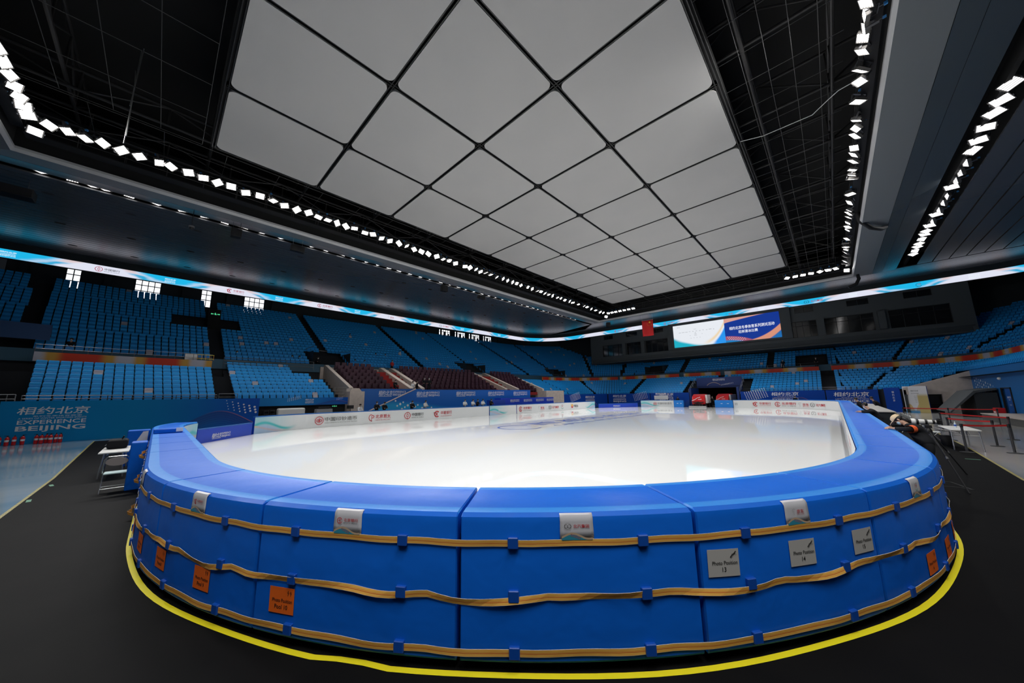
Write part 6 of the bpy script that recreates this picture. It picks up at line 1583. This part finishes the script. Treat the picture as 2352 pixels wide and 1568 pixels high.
# checker tape along the mat edges and tape marks
chk = bpy.data.materials.new('checker_tape'); chk.use_nodes = True; MATS['chk'] = chk; nt = chk.node_tree; bb = nt.nodes['Principled BSDF']; ck = nt.nodes.new('ShaderNodeTexChecker'); uvn = nt.nodes.new('ShaderNodeUVMap')
ck.inputs['Scale'].default_value = 1; ck.inputs['Color1'].default_value = (.72, .62, .20, 1); ck.inputs['Color2'].default_value = (.012, .012, .012, 1); nt.links.new(uvn.outputs[0], ck.inputs[0]); nt.links.new(ck.outputs[0], bb.inputs['Base Color'])
def edge_tape(lab, pts, w=.055):
    mb = MB(); s = 0
    for a, b_ in zip(pts[:-1], pts[1:]):
        a, b_ = Vector((*a, .0075)), Vector((*b_, .0075)); d = (b_-a); n = Vector((-d.y, d.x, 0)).normalized()*w/2; L = d.length
        mb.quad(tuple(a-n), tuple(b_-n), tuple(b_+n), tuple(a+n), chk, uv=[(s/.05, 0), ((s+L)/.05, 0), ((s+L)/.05, 1.99), (s/.05, 1.99)]); s += L
    tag(mb.build('checker_tape'), lab, 'tape', 'yellow and black tapes')
edge_tape('yellow and black tape between the blue floor and black mat', [(-31.1, -2.3), (-17, -1.9), (-6, -1.9)])
edge_tape('yellow and black tape between the grey floor and black mat', edge[2:8])
mb = MB()
for x, y, rz_ in ((-13.6, -1.8, .1), (-15.6, -1.75, .2), (2.9, 18.0, 0), (-12.2, -2.2, .3)):
    mb.box((x, y, .006), (.3, .07, .004), mat('green_tape', (.12, .32, .2), .5), rz=rz_)
tag(mb.build('floor_marker'), 'small green tape marks stuck beside the mat edge', 'tape')
mb = MB()
for a, b_ in (((1.22, 13.2), (1.75, 13.35)), ((1.25, 12.6), (1.8, 12.75)), ((1.75, 13.35), (1.95, 12.6)), ((1.8, 12.75), (1.95, 12.6))):
    d = Vector(b_)-Vector(a); mb.box(((a[0]+b_[0])/2, (a[1]+b_[1])/2, .007), (d.length, .04, .004), yel2 if 'yel2' in globals() else chk, rz=math.atan2(d.y, d.x))
tag(mb.build('floor_arrow'), 'pale yellow arrow outline taped on the black mat by the tripod leg', 'tape')

# ------------------------------------------------------------------ camera end, left of the curve
folding_table('narrow white folding table with a black bag on it beside the pads', -17.5, -15.7, -1.05, -.45, .74)
t = thing('duffel_bag', 'black soft bag lying on the narrow white table', 'bag', (-17.0, -.75, .74))
MB().b2((-.36, -.22, 0), (.36, .22, .27), cloth_black).build('body', None, t, bevel=.07, segs=3); mb = MB(); mb.tube([(-.2, .05, .26), (-.15, .1, .36), (.15, .12, .36), (.2, .08, .27)], .012, 6, cloth_black); mb.build('handle', None, t); MB().b2((-.3, -.26, .1), (.3, -.24, .12), dsteel).build('zip', None, t)
t = thing('spare_pad', 'blue pad standing on edge against the near curve beside the folding chair', 'padding'); MB().b2((-13.65, -.36, .0), (-13.1, -.07, 1.17), vinyl).build('cover', None, t, bevel=.03, segs=3)
t = thing('spare_pad', 'blue pad with a white flash standing behind the narrow white table', 'padding'); MB().b2((-18.6, -.62, .0), (-18.0, -.07, 1.2), vinyl).build('cover', None, t, bevel=.03, segs=3); mb = MB(); mb.add([(-17.99, -.5, .55), (-17.99, -.12, .75), (-17.99, -.12, 1.17), (-17.99, -.25, 1.15)], [(0, 1, 2, 3)], whiteink); mb.build('printed_flash', None, t)
t = thing('spare_pad', 'thin blue pad lying across the top of the pads with a white tag', 'padding'); MB().b2((-15.75, .0, 1.2), (-15.45, .66, 1.34), vinyl).build('cover', None, t, bevel=.03, segs=3); MB().b2((-15.45, .5, 1.24), (-15.44, .66, 1.36), whiteink).build('paper_tag', None, t)
strap_end = mat('strap_end', (.72, .33, .06), .6)
for k, (x, z, lab) in enumerate(((-12.6, .93, 'highest'), (-11.4, .55, 'middle'), (-10.2, .16, 'lowest'))):
    mb = MB(); pts = [(x, -.06, z+.05), (x+.10, -.13, z+.03), (x+.17, -.12, z-.01), (x+.26, -.17, z-.03), (x+.33, -.10, z-.06), (x+.40, -.06, z-.03)]
    for a, b_ in zip(pts[:-1], pts[1:]): mb.quad((a[0], a[1], a[2]-.03), (b_[0], b_[1], b_[2]-.03), (b_[0], b_[1]-.015, b_[2]+.03), (a[0], a[1]-.015, a[2]+.03), strap_end)
    o = mb.build('strap_tail'); sm = o.modifiers.new('thick', 'SOLIDIFY'); sm.thickness = .004; tag(o, 'loose orange strap tail bulging from the pads near the chair, '+lab+' one', 'strap', 'loose strap tails')
# fire extinguishers in two groups against the cyan banner
ext = None
EXT = [(-32.15, -5.58, 'first group, farthest from the event name'), (-32.0, -5.32, 'first group, second'), (-32.15, -5.12, 'first group, third close beside it'), (-32.1, -4.93+.08, 'first group, standing a little apart'),
       (-32.1, -4.42, 'larger group below the event name, first'), (-32.0, -4.24, 'larger group below the event name, second'), (-32.2, -4.1, 'larger group below the event name, third'), (-31.95, -3.93, 'larger group below the event name, fourth'), (-32.1, -3.77, 'larger group below the event name, fifth'), (-32.0, -3.60, 'larger group below the event name, last')]
for x, y, lab in EXT:
    if ext is None:
        ext = thing('fire_extinguisher', '', 'fire extinguisher', (x, y, 0), 0, 'red fire extinguishers by the cyan banner')
        MB().lathe([(.055, 0), (.075, .015), (.075, .36), (.06, .42), (.025, .45), (.025, .47)], 16, red).build('cylinder', None, ext)
        mb = MB(); mb.b2((-.02, -.02, .46), (.02, .02, .51), black); mb.b2((-.015, -.10, .51), (.015, .03, .53), black); mb.tube([(.02, .03, .48), (.07, .07, .4), (.085, .05, .15)], .01, 6, black); mb.build('valve', None, ext)
        mb = MB(); mb.lathe([(.0765, .2), (.0765, .3)], 16, whiteink); mb.build('paper_label', None, ext); o = ext
    else: o = dup(ext, loc=(x, y, 0))
    o['label'] = 'red fire extinguisher, '+lab; o.rotation_euler = (0, 0, y*7)
# pale counter and orange rail on the walkway
t = thing('pale_cabinet', 'pale grey cabinet standing on the walkway above the orange band', 'cabinet', (-41.0, 1.6, 5.4)); MB().b2((-.3, -.4, 0), (.3, .4, .95), mat('pale_grey', (.35, .36, .36), .5)).build('body', None, t, bevel=.02); MB().b2((.3, -.38, .05), (.31, .38, .9), white).build('door', None, t)
mb = MB()
for h in (.1, .45): mb.tube([(-40.4, 2.0, 5.8+h), (-40.4, 3.1, 5.8+h)], .02, 6, yel)
for k in range(5): mb.tube([(-40.4, 2.0+.27*k, 5.8), (-40.4, 2.0+.27*k, 6.25)], .015, 6, strap_end)
tag(mb.build('yellow_barrier'), 'small yellow barrier rail above the red end of the orange band', 'railing')
# camera tripods behind the far board
t = thing('camera_tripod', 'small black camera on a stand beside the concrete pier', 'tripod', (-31.6, 12.0, 0))
for a in range(3): MB().tube([(0, 0, 1.3), (.3*math.cos(a*2.1), .3*math.sin(a*2.1), 0)], .02, 6, black).build('leg', None, t)
MB().b2((-.2, -.22, 1.3), (.2, .22, 1.6), black).build('camera_body', None, t)
bpy.context.view_layer.update()

# blue panel and dark opening beside the near end of the upper tier
def pz(q, t, z): return tuple(PT('L', q, t, z)[0])
t = thing('tier_panel', 'blue panel with a pale notice above the dark opening by the orange band', 'panel')
mb = MB(); mb.quad(pz(-12, 8.6, 6.75), pz(-4.9, 8.6, 6.75), pz(-4.9, 8.6, 7.9), pz(-12, 8.6, 7.9), navy2 if 'navy2' in globals() else mat('tier_panel_blue', (.004, .05, .16), .5))
mb.quad(pz(-12, 11, 7.0), pz(-4.9, 11, 7.0), pz(-4.9, 8.6, 7.9), pz(-12, 8.6, 7.9), darkwall); mb.build('sheet', None, t)
P_, n_ = PT('L', -7.7, 8.55, 7.45); T = frame(P_+n_*.02, Vector((-n_.y, n_.x, 0)), ZPv)
MB().b2((-.55, -.14, 0), (.55, .14, .015), white, T).build('notice', None, t)
